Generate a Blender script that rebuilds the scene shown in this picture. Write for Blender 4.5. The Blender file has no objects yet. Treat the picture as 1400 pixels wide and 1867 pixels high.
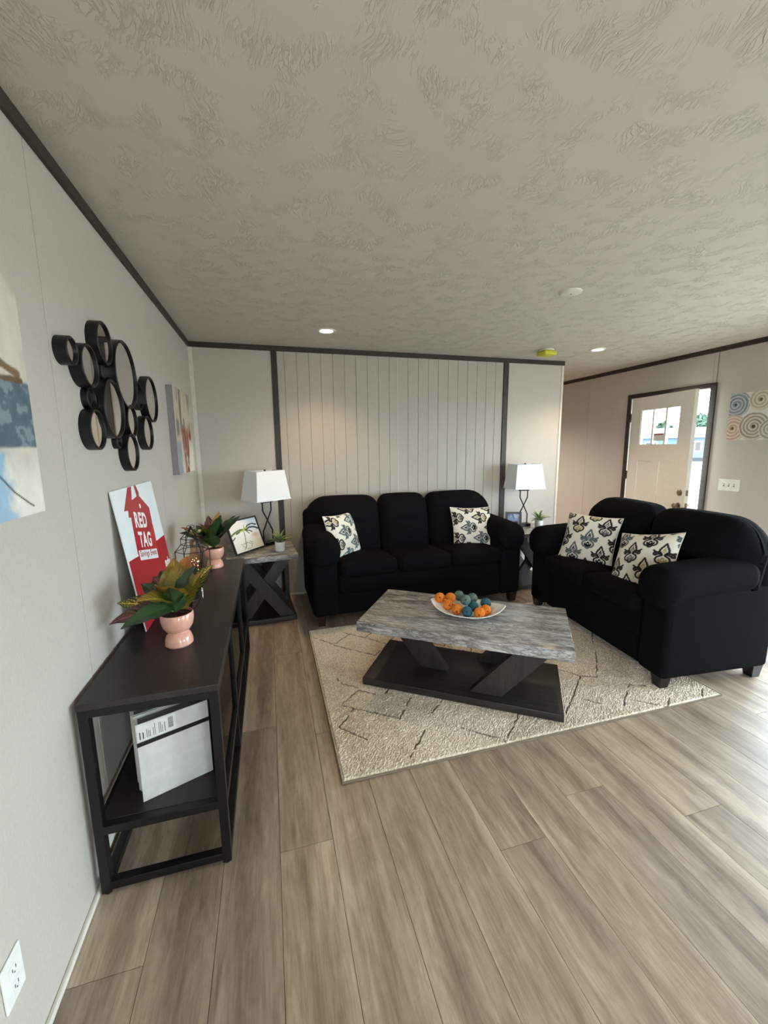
import bpy, bmesh, math, random
import numpy as np
from mathutils import Vector, Matrix
random.seed(7)
RNG = np.random.default_rng(5)
PI = math.pi
R = math.radians
scene = bpy.context.scene
COL = scene.collection

# ------------------------------------------------------------------ camera
CAM_LOC = (0.638, 0.0, 1.496)
CAM_YAW, CAM_PITCH, CAM_ROLL = 0.2732, 0.158, -0.0107
FOCAL_PX = 744.0
cam_data = bpy.data.cameras.new('camera')
cam = bpy.data.objects.new('camera', cam_data)
COL.objects.link(cam)
fwd = Vector((math.sin(CAM_YAW) * math.cos(CAM_PITCH), math.cos(CAM_YAW) * math.cos(CAM_PITCH), -math.sin(CAM_PITCH)))
rgt = Vector((math.cos(CAM_YAW), -math.sin(CAM_YAW), 0))
upv = rgt.cross(fwd)
rgt, upv = rgt * math.cos(CAM_ROLL) + upv * math.sin(CAM_ROLL), upv * math.cos(CAM_ROLL) - rgt * math.sin(CAM_ROLL)
rot = Matrix((rgt, upv, -fwd)).transposed()
cam.matrix_world = Matrix.Translation(CAM_LOC) @ rot.to_4x4()
cam_data.sensor_fit = 'VERTICAL'
cam_data.sensor_height = 24.0
cam_data.lens = 24.0 * FOCAL_PX / 1867.0
cam_data.clip_start = 0.02
cam_data.clip_end = 300
scene.camera = cam

# ------------------------------------------------------------------ light, exposure
scene.view_settings.view_transform = 'Standard'
scene.view_settings.look = 'None'
scene.view_settings.gamma = 1.0
scene.view_settings.use_curve_mapping = False
scene.view_settings.exposure = 1.4
try:
    scene.cycles.use_denoising = True
    scene.cycles.max_bounces = 8
    scene.cycles.diffuse_bounces = 5
    scene.cycles.transparent_max_bounces = 12
    scene.cycles.sample_clamp_indirect = 4.0
except Exception:
    pass

world = bpy.data.worlds.new('overcast_sky')
scene.world = world
world.use_nodes = True
bg = world.node_tree.nodes['Background']
bg.inputs[0].default_value = (0.80, 0.92, 1.0, 1)
bg.inputs[1].default_value = 9.0

def area_light(name, loc, rot, sx, sy, power, color):
    d = bpy.data.lights.new(name, 'AREA')
    d.shape = 'RECTANGLE'
    d.size, d.size_y, d.energy, d.color = sx, sy, power, color
    o = bpy.data.objects.new(name, d)
    COL.objects.link(o)
    o.location = loc
    o.rotation_euler = rot
    return o
# the overcast sky lights the room through its openings; a light portal in each opening guides the sampling
def portal(name, loc, rot, sx, sy):
    o = area_light(name, loc, rot, sx, sy, 1, (1, 1, 1))
    o.data.cycles.is_portal = True
portal('patio_door_opening', (5.13, 1.38, 1.03), (0, R(90), 0), 1.98, 1.92)
portal('side_window_opening', (5.13, -2.2, 1.35), (0, R(90), 0), 1.3, 1.7)
portal('added_end_opening', (2.6, -4.31, 1.4), (R(-90), 0, 0), 1.1, 1.3)  # added opening behind the viewer, serves as fill light
portal('added_left_opening', (-0.11, -2.3, 1.4), (0, R(-90), 0), 1.22, 1.92)  # added opening out of view, lets daylight reach the right wall
portal('front_door_opening', (5.14, 3.70, 1.03), (0, R(90), 0), 2.05, 0.96)

# ------------------------------------------------------------------ material helpers
def S(r, g, b):
    f = lambda c: (c / 255) / 12.92 if c / 255 <= 0.04045 else ((c / 255 + 0.055) / 1.055) ** 2.4
    return (f(r), f(g), f(b), 1.0)

class NT:
    def __init__(self, name):
        self.m = bpy.data.materials.new(name)
        self.m.use_nodes = True
        self.t = self.m.node_tree
        self.b = self.t.nodes['Principled BSDF']
        self.out = self.t.nodes['Material Output']
    def n(self, typ, **kw):
        nd = self.t.nodes.new(typ)
        for k, v in kw.items():
            if k.startswith('i_'):
                nd.inputs[k[2:].replace('_', ' ')].default_value = v
            else:
                setattr(nd, k, v)
        return nd
    def l(self, a, b):
        self.t.links.new(a, b)
    def ramp(self, src, stops, interp='LINEAR'):
        r = self.n('ShaderNodeValToRGB')
        r.color_ramp.interpolation = interp
        e = r.color_ramp.elements
        while len(e) < len(stops):
            e.new(0.5)
        for q, (p, c) in zip(e, stops):
            q.position = p
            q.color = c
        self.l(src, r.inputs[0])
        return r.outputs[0]
    def mapped(self, scale, coord='Object', rnd=False):
        tc = self.n('ShaderNodeTexCoord')
        src = tc.outputs[coord]
        if rnd:
            oi = self.n('ShaderNodeObjectInfo')
            mu = self.n('ShaderNodeVectorMath', operation='SCALE')
            cmb = self.n('ShaderNodeCombineXYZ')
            self.l(oi.outputs['Random'], cmb.inputs[0])
            self.l(oi.outputs['Random'], cmb.inputs[1])
            self.l(oi.outputs['Random'], cmb.inputs[2])
            self.l(cmb.outputs[0], mu.inputs[0])
            mu.inputs['Scale'].default_value = 37.0
            ad = self.n('ShaderNodeVectorMath', operation='ADD')
            self.l(src, ad.inputs[0])
            self.l(mu.outputs[0], ad.inputs[1])
            src = ad.outputs[0]
        mp = self.n('ShaderNodeMapping')
        mp.inputs['Scale'].default_value = scale
        self.l(src, mp.inputs[0])
        return mp.outputs[0]
    def noise(self, vec, scale, detail=4, rough=0.55, dist=0.0):
        nz = self.n('ShaderNodeTexNoise')
        nz.inputs['Scale'].default_value = scale
        nz.inputs['Detail'].default_value = detail
        nz.inputs['Roughness'].default_value = rough
        nz.inputs['Distortion'].default_value = dist
        self.l(vec, nz.inputs['Vector'])
        return nz.outputs['Fac']
    def bump(self, h, strength, dist):
        b = self.n('ShaderNodeBump')
        b.inputs['Strength'].default_value = strength
        b.inputs['Distance'].default_value = dist
        self.l(h, b.inputs['Height'])
        self.l(b.outputs[0], self.b.inputs['Normal'])
    def mix(self, fac, a, b, mode='MIX'):
        mx = self.n('ShaderNodeMix', data_type='RGBA', blend_type=mode)
        for i, v in ((0, fac), (6, a), (7, b)):
            if hasattr(v, 'is_output'):
                self.l(v, mx.inputs[i])
            else:
                mx.inputs[i].default_value = v
        return mx.outputs[2]
    def math(self, op, a, b=0.0):
        mm = self.n('ShaderNodeMath', operation=op)
        for i, v in ((0, a), (1, b)):
            if hasattr(v, 'is_output'):
                self.l(v, mm.inputs[i])
            else:
                mm.inputs[i].default_value = v
        return mm.outputs[0]

def plain(name, col, rough=0.5, metal=0.0, var=0.06, nscale=30.0, bump=0.0, bdist=0.002, spec=None, coat=0.0):
    t = NT(name)
    v = t.mapped((1, 1, 1))
    nz = t.noise(v, nscale, 3)
    lo = tuple(c * (1 - var) for c in col[:3]) + (1,)
    hi = tuple(min(1, c * (1 + var)) for c in col[:3]) + (1,)
    t.l(t.ramp(nz, [(0.3, lo), (0.7, hi)]), t.b.inputs['Base Color'])
    t.b.inputs['Roughness'].default_value = rough
    t.b.inputs['Metallic'].default_value = metal
    if spec is not None:
        t.b.inputs['Specular IOR Level'].default_value = spec
    if coat:
        t.b.inputs['Coat Weight'].default_value = coat
        t.b.inputs['Coat Roughness'].default_value = 0.08
    if bump:
        t.bump(t.noise(v, nscale * 3, 4), bump, bdist)
    return t.m

def attr_mat(name, rough=0.6, bump=0.0, bscale=300.0, spec=0.3, trans=0.0):
    t = NT(name)
    a = t.n('ShaderNodeAttribute', attribute_name='Col')
    t.l(a.outputs['Color'], t.b.inputs['Base Color'])
    t.b.inputs['Roughness'].default_value = rough
    t.b.inputs['Specular IOR Level'].default_value = spec
    if bump:
        t.bump(t.noise(t.mapped((1, 1, 1)), bscale, 3), bump, 0.002)
    return t.m

M = {}
# wall covering: vinyl on gypsum, pale greige with a faint fibre speckle
def wall_mat(name, col):
    t = NT(name)
    v = t.mapped((1, 1, 0.35))
    a = t.noise(v, 160, 3)
    b = t.noise(v, 3, 2)
    c1 = t.ramp(a, [(0.25, tuple(c * 0.93 for c in col[:3]) + (1,)), (0.75, tuple(min(1, c * 1.05) for c in col[:3]) + (1,))])
    c2 = t.mix(t.math('MULTIPLY', b, 0.06), c1, (0.35, 0.30, 0.24, 1))
    t.l(c2, t.b.inputs['Base Color'])
    t.b.inputs['Roughness'].default_value = 0.55
    t.bump(a, 0.12, 0.002)
    return t.m
M['wall'] = wall_mat('greige_vinyl_wall', S(197, 189, 180))
M['board'] = wall_mat('greige_grooved_board', S(184, 175, 165))
M['wall_core'] = plain('wall_core', S(120, 112, 102), 0.8)
M['white_trim'] = plain('pale_trim', S(222, 216, 205), 0.45)

def ceiling_mat():
    t = NT('textured_ceiling')
    v = t.mapped((1, 1, 1))
    vs = t.mapped((1, 1, 1))
    # crow-foot stipple: short curved ridges in patches
    w = t.noise(v, 9.0, 3, 0.5, 0.0)
    dis = t.n('ShaderNodeTexNoise')
    dis.inputs['Scale'].default_value = 3.0
    t.l(v, dis.inputs['Vector'])
    add = t.n('ShaderNodeVectorMath', operation='MULTIPLY_ADD')
    t.l(dis.outputs['Color'], add.inputs[0])
    add.inputs[1].default_value = (0.30, 0.30, 0)
    t.l(v, add.inputs[2])
    mp = t.n('ShaderNodeMapping')
    mp.inputs['Scale'].default_value = (1.0, 0.32, 1.0)
    mp.inputs['Rotation'].default_value = (0, 0, 0.35)
    t.l(add.outputs[0], mp.inputs[0])
    r1 = t.noise(mp.outputs[0], 75, 3, 0.55, 0.2)
    ridge = t.math('ABSOLUTE', t.math('SUBTRACT', r1, 0.5))
    ridge = t.ramp(ridge, [(0.0, (1, 1, 1, 1)), (0.05, (0, 0, 0, 1))])
    patch = t.ramp(w, [(0.46, (0, 0, 0, 1)), (0.62, (1, 1, 1, 1))])
    fine = t.noise(v, 220, 3)
    h = t.math('ADD', t.math('MULTIPLY', ridge, patch), t.math('MULTIPLY', fine, 0.06))
    t.bump(h, 0.68, 0.0055)
    t.b.inputs['Base Color'].default_value = S(205, 197, 188)
    t.b.inputs['Roughness'].default_value = 0.7
    return t.m
M['ceiling'] = ceiling_mat()

def floor_mat():
    t = NT('greige_oak_vinyl_plank')
    oi = t.n('ShaderNodeObjectInfo')
    v1 = t.mapped((9, 0.55, 1), rnd=True)
    v2 = t.mapped((38, 3.2, 1), rnd=True)
    v4 = t.mapped((16, 4.5, 1), rnd=True)
    v3 = t.mapped((150, 9, 1), rnd=True)
    broad = t.noise(v1, 1.0, 3, 0.5, 0.7)
    mid = t.noise(v2, 1.0, 4, 0.6, 0.9)
    fine = t.noise(v3, 1.0, 3, 0.6, 0.2)
    mot = t.noise(v4, 1.0, 5, 0.65, 1.6)
    g = t.math('ADD', t.math('ADD', t.math('MULTIPLY', broad, 0.45), t.math('MULTIPLY', mid, 0.28)), t.math('MULTIPLY', mot, 0.27))
    sx = t.n('ShaderNodeSeparateXYZ')
    tc = t.n('ShaderNodeTexCoord')
    t.l(tc.outputs['Object'], sx.inputs[0])
    edge = t.math('ABSOLUTE', t.math('SUBTRACT', t.math('MULTIPLY', sx.outputs[0], 5.038), 0.5))
    g = t.math('ADD', g, t.math('MULTIPLY', t.math('SUBTRACT', edge, 0.25), 0.12))
    c = t.ramp(g, [(0.31, S(104, 86, 73)), (0.43, S(144, 124, 108)), (0.55, S(176, 156, 137)), (0.68, S(205, 186, 166))])
    dark = t.ramp(fine, [(0.32, (0.55, 0.50, 0.46, 1)), (0.5, (1, 1, 1, 1))])
    c = t.mix(0.42, c, dark, 'MULTIPLY')
    # knots and cathedral dashes
    kv = t.mapped((7, 1.3, 1), rnd=True)
    vor = t.n('ShaderNodeTexVoronoi')
    vor.inputs['Scale'].default_value = 1.0
    t.l(kv, vor.inputs['Vector'])
    kn = t.ramp(vor.outputs['Distance'], [(0.03, (0.45, 0.38, 0.32, 1)), (0.11, (1, 1, 1, 1))])
    c = t.mix(0.7, c, kn, 'MULTIPLY')
    hv = t.n('ShaderNodeHueSaturation')
    t.l(t.math('ADD', t.math('MULTIPLY', oi.outputs['Random'], 0.18), 0.84), hv.inputs['Value'])
    t.l(t.math('ADD', t.math('MULTIPLY', oi.outputs['Random'], 0.06), 0.99), hv.inputs['Saturation'])
    t.l(c, hv.inputs['Color'])
    t.l(hv.outputs[0], t.b.inputs['Base Color'])
    t.b.inputs['Roughness'].default_value = 0.38
    t.b.inputs['Specular IOR Level'].default_value = 0.75
    t.bump(t.math('ADD', fine, mid), 0.12, 0.001)
    return t.m
M['floor'] = floor_mat()
M['subfloor'] = plain('dark_floor_joint', S(70, 58, 48), 0.9)

def wood(name, lo, hi, rough=0.5, sc=(40, 2, 40), bump=0.1):
    t = NT(name)
    a = t.noise(t.mapped(sc), 1.0, 4, 0.6, 0.5)
    t.l(t.ramp(a, [(0.3, lo), (0.7, hi)]), t.b.inputs['Base Color'])
    t.b.inputs['Roughness'].default_value = rough
    t.bump(a, bump, 0.001)
    return t.m
M['dark_trim'] = wood('espresso_trim', S(38, 30, 25), S(60, 50, 42), 0.5)
M['dark_oak'] = wood('weathered_dark_oak', S(24, 21, 19), S(50, 45, 41), 0.42, (2, 40, 40))
M['dark_oak_v'] = wood('weathered_dark_oak_upright', S(24, 21, 19), S(52, 46, 42), 0.45, (40, 40, 3))
M['side_top'] = wood('black_brown_top', S(28, 24, 22), S(44, 38, 35), 0.40, (60, 2.5, 60), 0.06)
M['black_metal'] = plain('black_powder_coat', S(14, 14, 15), 0.42, 0.0, 0.1, 60, spec=0.35)
M['black_wire'] = plain('black_wire', S(16, 17, 22), 0.45, 0.4, 0.1, 60)

def stone_mat():
    t = NT('grey_veined_laminate')
    v = t.mapped((1.1, 7.0, 7.0))
    base = t.noise(v, 2.2, 5, 0.6, 1.2)
    vein = t.noise(t.mapped((1.6, 9, 9)), 3.5, 6, 0.65, 1.8)
    ridge = t.math('ABSOLUTE', t.math('SUBTRACT', vein, 0.5))
    dk = t.ramp(ridge, [(0.0, (0.16, 0.15, 0.15, 1)), (0.035, (0.55, 0.54, 0.53, 1)), (0.09, (1, 1, 1, 1))])
    c = t.ramp(base, [(0.25, S(104, 100, 100)), (0.42, S(152, 148, 146)), (0.58, S(196, 192, 189)), (0.8, S(224, 221, 218))])
    c = t.mix(0.85, c, dk, 'MULTIPLY')
    hue = t.noise(t.mapped((1, 3, 3)), 3, 2)
    c = t.mix(t.math('MULTIPLY', t.ramp(hue, [(0.5, (0, 0, 0, 1)), (0.7, (1, 1, 1, 1))]), 0.25), c, S(140, 118, 100))
    t.l(c, t.b.inputs['Base Color'])
    t.b.inputs['Roughness'].default_value = 0.16
    return t.m
M['stone'] = stone_mat()

def fabric_mat():
    t = NT('black_upholstery')
    v = t.mapped((1, 1, 1))
    a = t.noise(v, 700, 2)
    b = t.noise(v, 9, 3)
    t.l(t.ramp(a, [(0.3, S(11, 11, 12)), (0.7, S(25, 25, 27))]), t.b.inputs['Base Color'])
    t.b.inputs['Roughness'].default_value = 0.85
    t.b.inputs['Sheen Weight'].default_value = 0.0
    t.b.inputs['Sheen Roughness'].default_value = 0.4
    t.b.inputs['Specular IOR Level'].default_value = 0.03
    h = t.math('ADD', t.math('MULTIPLY', a, 0.25), t.math('MULTIPLY', b, 1.0))
    t.bump(h, 0.25, 0.006)
    return t.m
M['fabric'] = fabric_mat()
M['leg_brown'] = plain('dark_cherry_leg', S(48, 24, 20), 0.35)
M['leg_black'] = plain('black_block_leg', S(20, 18, 17), 0.35)
M['shade'] = plain('white_linen_shade', S(236, 238, 240), 0.85, 0, 0.02, 200, 0.15, 0.001)
M['shade_trim'] = plain('shade_binding', S(246, 247, 248), 0.8)
M['white_plastic'] = plain('white_plastic', S(236, 236, 232), 0.35)
M['slot'] = plain('dark_slot', S(40, 38, 36), 0.6)
M['white_ceramic'] = plain('white_ceramic', S(226, 224, 220), 0.3)
M['bowl'] = plain('glazed_white_bowl', S(243, 241, 234), 0.2)
M['pink'] = plain('glazed_pink_ceramic', S(226, 168, 150), 0.12, coat=0.4)
M['soil'] = plain('brown_soil', S(74, 56, 42), 0.9, 0, 0.5, 60, 1.0, 0.01)
M['binder'] = plain('glossy_white_vinyl', S(226, 225, 222), 0.18)
M['paper'] = plain('grey_paper_edge', S(150, 150, 152), 0.7)
M['black_band'] = plain('black_band', S(20, 20, 18), 0.4)
M['print_grey'] = plain('grey_print', S(120, 118, 114), 0.7)
M['print_dark'] = plain('dark_print', S(42, 40, 40), 0.7)
M['sign_white'] = plain('white_sign_board', S(238, 242, 245), 0.4, 0, 0.01)
M['sign_red'] = plain('red_sign_print', S(178, 34, 44), 0.4, 0, 0.03)
M['sign_red_light'] = plain('bright_red_sign_print', S(196, 52, 56), 0.4, 0, 0.03)
M['sign_text'] = plain('white_lettering', S(250, 246, 243), 0.4, 0, 0.01)
M['nickel'] = plain('brushed_nickel', S(150, 135, 118), 0.3, 1.0, 0.1)
M['chrome'] = plain('polished_silver', S(225, 228, 232), 0.12, 1.0, 0.02)
M['door'] = plain('cream_door_paint', S(241, 236, 226), 0.4, 0, 0.02)
M['can_trim'] = plain('white_can_trim', S(235, 232, 226), 0.4)
M['yellow_film'] = plain('yellow_plastic_film', S(214, 208, 60), 0.25, 0, 0.15, 80, 0.8, 0.004)
M['detector'] = plain('off_white_detector', S(226, 222, 212), 0.4)
M['canvas_edge'] = plain('grey_canvas_edge', S(140, 132, 136), 0.7)
M['canvas_white'] = plain('white_canvas_edge', S(226, 222, 214), 0.7)
M['paint'] = attr_mat('painted_canvas', 0.6, 0.25, 160)
M['print'] = attr_mat('printed_paper', 0.25, 0, 100, 0.5)
M['pillow'] = attr_mat('printed_cotton', 0.85, 0.2, 600, 0.2)
M['leaf'] = attr_mat('croton_leaf', 0.32, 0.0, 100, 0.5)
M['leaf_matt'] = attr_mat('variegated_leaf', 0.5, 0.0, 100, 0.4)
M['ball'] = attr_mat('twine_ball', 0.75, 0.9, 55, 0.3)
M['rug'] = attr_mat('wool_pile', 0.95, 0.6, 260, 0.1)
M['rug_edge'] = plain('rug_binding', S(120, 106, 90), 0.9)
M['frame_black'] = plain('black_picture_frame', S(28, 25, 23), 0.4)
M['frame_grey'] = plain('grey_picture_frame', S(84, 84, 80), 0.5)

def mirror_mat():
    t = NT('mirror_silvering')
    t.b.inputs['Base Color'].default_value = (0.80, 0.80, 0.80, 1)
    t.b.inputs['Metallic'].default_value = 1.0
    nz = t.noise(t.mapped((1, 1, 1)), 3, 2)
    t.l(t.math('MULTIPLY', nz, 0.05), t.b.inputs['Roughness'])
    return t.m
M['mirror'] = mirror_mat()

def glass_mat(name, tint, refl=0.12, rough=0.02, fres=True):
    t = NT(name)
    tr = t.n('ShaderNodeBsdfTransparent')
    tr.inputs[0].default_value = tint
    gl = t.n('ShaderNodeBsdfGlossy')
    gl.inputs['Roughness'].default_value = rough
    mx = t.n('ShaderNodeMixShader')
    if fres:
        lw = t.n('ShaderNodeLayerWeight')
        lw.inputs[0].default_value = 0.5
        t.l(t.math('ADD', t.math('MULTIPLY', t.math('POWER', lw.outputs['Facing'], 4.0), 0.55), 0.03), mx.inputs[0])
    else:
        mx.inputs[0].default_value = refl
    t.l(tr.outputs[0], mx.inputs[1])
    t.l(gl.outputs[0], mx.inputs[2])
    t.l(mx.outputs[0], t.out.inputs[0])
    return t.m
M['glass'] = glass_mat('clear_pane', (0.93, 0.97, 0.97, 1))
M['smoked'] = glass_mat('smoked_pane', (0.30, 0.31, 0.32, 1))
M['amber'] = glass_mat('amber_glass', (0.86, 0.66, 0.48, 1))

def emit_mat(name, col, strength):
    t = NT(name)
    t.b.inputs['Base Color'].default_value = col
    t.b.inputs['Emission Color'].default_value = col
    t.b.inputs['Emission Strength'].default_value = strength
    return t.m
M['lens'] = emit_mat('lit_can_lens', (1.0, 0.80, 0.55, 1), 9.0)
M['fairy'] = emit_mat('fairy_light', (1.0, 0.72, 0.45, 1), 5.0)

# ------------------------------------------------------------------ mesh helpers
def mesh(name, verts, faces, smooth=False, cols=None):
    me = bpy.data.meshes.new(name)
    me.from_pydata([tuple(v) for v in verts], [], faces)
    if smooth:
        me.polygons.foreach_set('use_smooth', np.ones(len(me.polygons), dtype=bool))
    if cols is not None:
        at = me.color_attributes.new('Col', 'FLOAT_COLOR', 'POINT')
        c = np.ones((len(verts), 4), dtype=np.float32)
        c[:, :3] = np.asarray(cols)[:, :3]
        at.data.foreach_set('color', c.ravel())
    me.update()
    return me

def obj(name, me, mat=None, parent=None, loc=(0, 0, 0), rot=(0, 0, 0), label=None, cat=None, group=None, kind=None):
    if mat is not None and len(me.materials) == 0:
        me.materials.append(M[mat] if isinstance(mat, str) else mat)
    o = bpy.data.objects.new(name, me)
    COL.objects.link(o)
    o.location = loc
    o.rotation_euler = rot
    if parent is not None:
        o.parent = parent
    tag(o, label, cat, group, kind)
    return o

def tag(o, label=None, cat=None, group=None, kind=None):
    for k, v in (('label', label), ('category', cat), ('group', group), ('kind', kind)):
        if v is not None:
            o[k] = v
    return o

def thing(name, label=None, cat=None, loc=(0, 0, 0), rz=0.0, group=None, kind=None, rot=None):
    o = bpy.data.objects.new(name, None)
    COL.objects.link(o)
    o.empty_display_size = 0.1
    o.location = loc
    o.rotation_euler = rot if rot is not None else (0, 0, rz)
    return tag(o, label, cat, group, kind)

def rbox(sx, sy, sz, r=0.004, m=1, k=1, fn=None, at=(0, 0, 0), smooth=None, name='block'):
    """rounded box, full sizes sx sy sz, centred on at"""
    h = np.array([sx, sy, sz]) / 2
    r = min(r, h.min() * 0.999)
    axes = []
    for d in range(3):
        inner = h[d] - r
        a = [-inner - r * math.tan(R(45) * (m - i) / m) for i in range(m)]
        b = [-inner + 2 * inner * i / k for i in range(k + 1)]
        c = [inner + r * math.tan(R(45) * (i + 1) / m) for i in range(m)]
        axes.append(a + b + c)
    n = len(axes[0])
    idx = {}
    V, F = [], []
    def vid(i, j, l):
        key = (i, j, l)
        if key not in idx:
            p = np.array([axes[0][i], axes[1][j], axes[2][l]])
            q = np.clip(p, -(h - r), h - r)
            d = p - q
            ln = np.linalg.norm(d)
            if ln > 1e-9:
                p = q + d / ln * r
            idx[key] = len(V)
            V.append(p)
        return idx[key]
    N = n - 1
    for u in range(N):
        for v in range(N):
            F.append((vid(u, v, 0), vid(u, v + 1, 0), vid(u + 1, v + 1, 0), vid(u + 1, v, 0)))
            F.append((vid(u, v, N), vid(u + 1, v, N), vid(u + 1, v + 1, N), vid(u, v + 1, N)))
            F.append((vid(u, 0, v), vid(u + 1, 0, v), vid(u + 1, 0, v + 1), vid(u, 0, v + 1)))
            F.append((vid(u, N, v), vid(u, N, v + 1), vid(u + 1, N, v + 1), vid(u + 1, N, v)))
            F.append((vid(0, u, v), vid(0, u, v + 1), vid(0, u + 1, v + 1), vid(0, u + 1, v)))
            F.append((vid(N, u, v), vid(N, u + 1, v), vid(N, u + 1, v + 1), vid(N, u, v + 1)))
    V = np.array(V)
    if fn is not None:
        V = fn(V, h)
    V = V + np.array(at)
    return mesh(name, V, F, smooth if smooth is not None else m > 1)

def box(x0, x1, y0, y1, z0, z1, r=0.0, m=1, name='block'):
    c = ((x0 + x1) / 2, (y0 + y1) / 2, (z0 + z1) / 2)
    if r > 0:
        return rbox(x1 - x0, y1 - y0, z1 - z0, r, m, at=c, name=name)
    V = [(x, y, z) for z in (z0, z1) for y in (y0, y1) for x in (x0, x1)]
    F = [(0, 2, 3, 1), (4, 5, 7, 6), (0, 1, 5, 4), (2, 6, 7, 3), (0, 4, 6, 2), (1, 3, 7, 5)]
    return mesh(name, V, F)

def prism(poly, t0, t1, axis='y', name='block'):
    """extrude a 2D polygon between t0 and t1 along an axis (poly in the other two axes)"""
    V = []
    for t in (t0, t1):
        for a, b in poly:
            V.append({'x': (t, a, b), 'y': (a, t, b), 'z': (a, b, t)}[axis])
    n = len(poly)
    F = [tuple(range(n)), tuple(range(2 * n - 1, n - 1, -1))]
    for i in range(n):
        j = (i + 1) % n
        F.append((i, i + n, j + n, j))
    me = mesh(name, V, F)
    fixn(me)
    return me

def fixn(me):
    b = bmesh.new()
    b.from_mesh(me)
    bmesh.ops.recalc_face_normals(b, faces=b.faces)
    b.to_mesh(me)
    b.free()

def lathe(prof, n=32, at=(0, 0, 0), axis='z', smooth=True, name='turned'):
    V, F = [], []
    for i in range(n):
        a = 2 * PI * i / n
        for r, z in prof:
            p = (r * math.cos(a), r * math.sin(a), z)
            if axis == 'x':
                p = (z, p[0], p[1])
            elif axis == 'y':
                p = (p[0], z, p[1])
            V.append((p[0] + at[0], p[1] + at[1], p[2] + at[2]))
    k = len(prof)
    for i in range(n):
        j = (i + 1) % n
        for q in range(k - 1):
            F.append((i * k + q, j * k + q, j * k + q + 1, i * k + q + 1))
    me = mesh(name, V, F, smooth)
    b = bmesh.new()
    b.from_mesh(me)
    bmesh.ops.remove_doubles(b, verts=b.verts, dist=1e-6)
    bmesh.ops.recalc_face_normals(b, faces=b.faces)
    b.to_mesh(me)
    b.free()
    if smooth:
        me.polygons.foreach_set('use_smooth', np.ones(len(me.polygons), dtype=bool))
        try:
            me.set_sharp_from_angle(angle=R(40))
        except Exception:
            pass
    return me

def tube(pts, rad, n=8, closed=False, name='tube', square=False):
    pts = [Vector(p) for p in pts]
    if square:
        n = 4
    V, F = [], []
    ln = len(pts)
    prev = None
    for i, p in enumerate(pts):
        a = pts[i - 1] if (i > 0 or closed) else p
        b = pts[(i + 1) % ln] if (i < ln - 1 or closed) else p
        d = (b - a).normalized()
        ref = Vector((0, 0, 1)) if abs(d.z) < 0.95 else Vector((0, 1, 0))
        u = prev - d * prev.dot(d) if prev is not None and (prev - d * prev.dot(d)).length > 1e-3 else d.cross(ref)
        u.normalize()
        prev = u.copy()
        w = d.cross(u)
        scale = 1.0
        if 0 < i < ln - 1 or closed:
            d1, d2 = (p - a).normalized(), (b - p).normalized()
            scale = 1 / max(0.5, math.cos(d1.angle(d2, 0) / 2))
        for k in range(n):
            ang = 2 * PI * (k + (0.5 if square else 0)) / n
            V.append(p + (u * math.cos(ang) + w * math.sin(ang)) * rad * (scale if not closed else 1))
    segs = ln if closed else ln - 1
    for i in range(segs):
        j = (i + 1) % ln
        for k in range(n):
            l = (k + 1) % n
            F.append((i * n + k, i * n + l, j * n + l, j * n + k))
    if not closed:
        F.append(tuple(range(n - 1, -1, -1)))
        F.append(tuple((ln - 1) * n + k for k in range(n)))
    return mesh(name, V, F, n > 4)

def join(*mes, name='joined'):
    b = bmesh.new()
    for me in mes:
        b.from_mesh(me)
    out = bpy.data.meshes.new(name)
    b.to_mesh(out)
    b.free()
    return out

def copy_tree(o, parent=None):
    c = o.copy()
    COL.objects.link(c)
    c.parent = parent
    for ch in list(o.children):
        copy_tree(ch, c)
    return c

def text_mesh(s, size, bold=0.0, extrude=0.0, xscale=1.0, align='LEFT'):
    cu = bpy.data.curves.new('lettering', 'FONT')
    cu.body = s
    cu.size = size
    cu.offset = bold
    cu.extrude = extrude
    cu.align_x = align
    cu.space_character = 1.12
    cu.resolution_u = 4
    to = bpy.data.objects.new('lettering_tmp', cu)
    COL.objects.link(to)
    dg = bpy.context.evaluated_depsgraph_get()
    me = bpy.data.meshes.new_from_object(to.evaluated_get(dg))
    bpy.data.objects.remove(to)
    bpy.data.curves.remove(cu)
    if xscale != 1.0:
        me.transform(Matrix.Diagonal((xscale, 1, 1, 1)))
    return me

# small value noise for painted pictures
def vnoise(x, y, seed=0):
    def hsh(i, j):
        v = np.sin(i * 127.1 + j * 311.7 + seed * 74.7) * 43758.5453
        return v - np.floor(v)
    xi, yi = np.floor(x), np.floor(y)
    xf, yf = x - xi, y - yi
    xf, yf = xf * xf * (3 - 2 * xf), yf * yf * (3 - 2 * yf)
    a, b, c, d = hsh(xi, yi), hsh(xi + 1, yi), hsh(xi, yi + 1), hsh(xi + 1, yi + 1)
    return (a * (1 - xf) + b * xf) * (1 - yf) + (c * (1 - xf) + d * xf) * yf
def fbm(x, y, seed=0, o=4):
    t, amp, s = 0, 0.5, 0
    for i in range(o):
        t = t + amp * vnoise(x, y, seed + i * 13)
        s += amp
        x, y, amp = x * 2.03, y * 2.03, amp / 2
    return t / s
def sm(a, b, x):
    t = np.clip((x - a) / (b - a), 0, 1)
    return t * t * (3 - 2 * t)
def lay(base, col, mask):
    return base * (1 - mask[..., None]) + np.array(col[:3]) * mask[..., None]
def segd(x, y, pts):
    """distance to a polyline"""
    d = np.full(x.shape, 1e9)
    for (ax, ay), (bx, by) in zip(pts[:-1], pts[1:]):
        vx, vy = bx - ax, by - ay
        t = np.clip(((x - ax) * vx + (y - ay) * vy) / (vx * vx + vy * vy + 1e-12), 0, 1)
        d = np.minimum(d, np.hypot(x - ax - t * vx, y - ay - t * vy))
    return d
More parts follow.
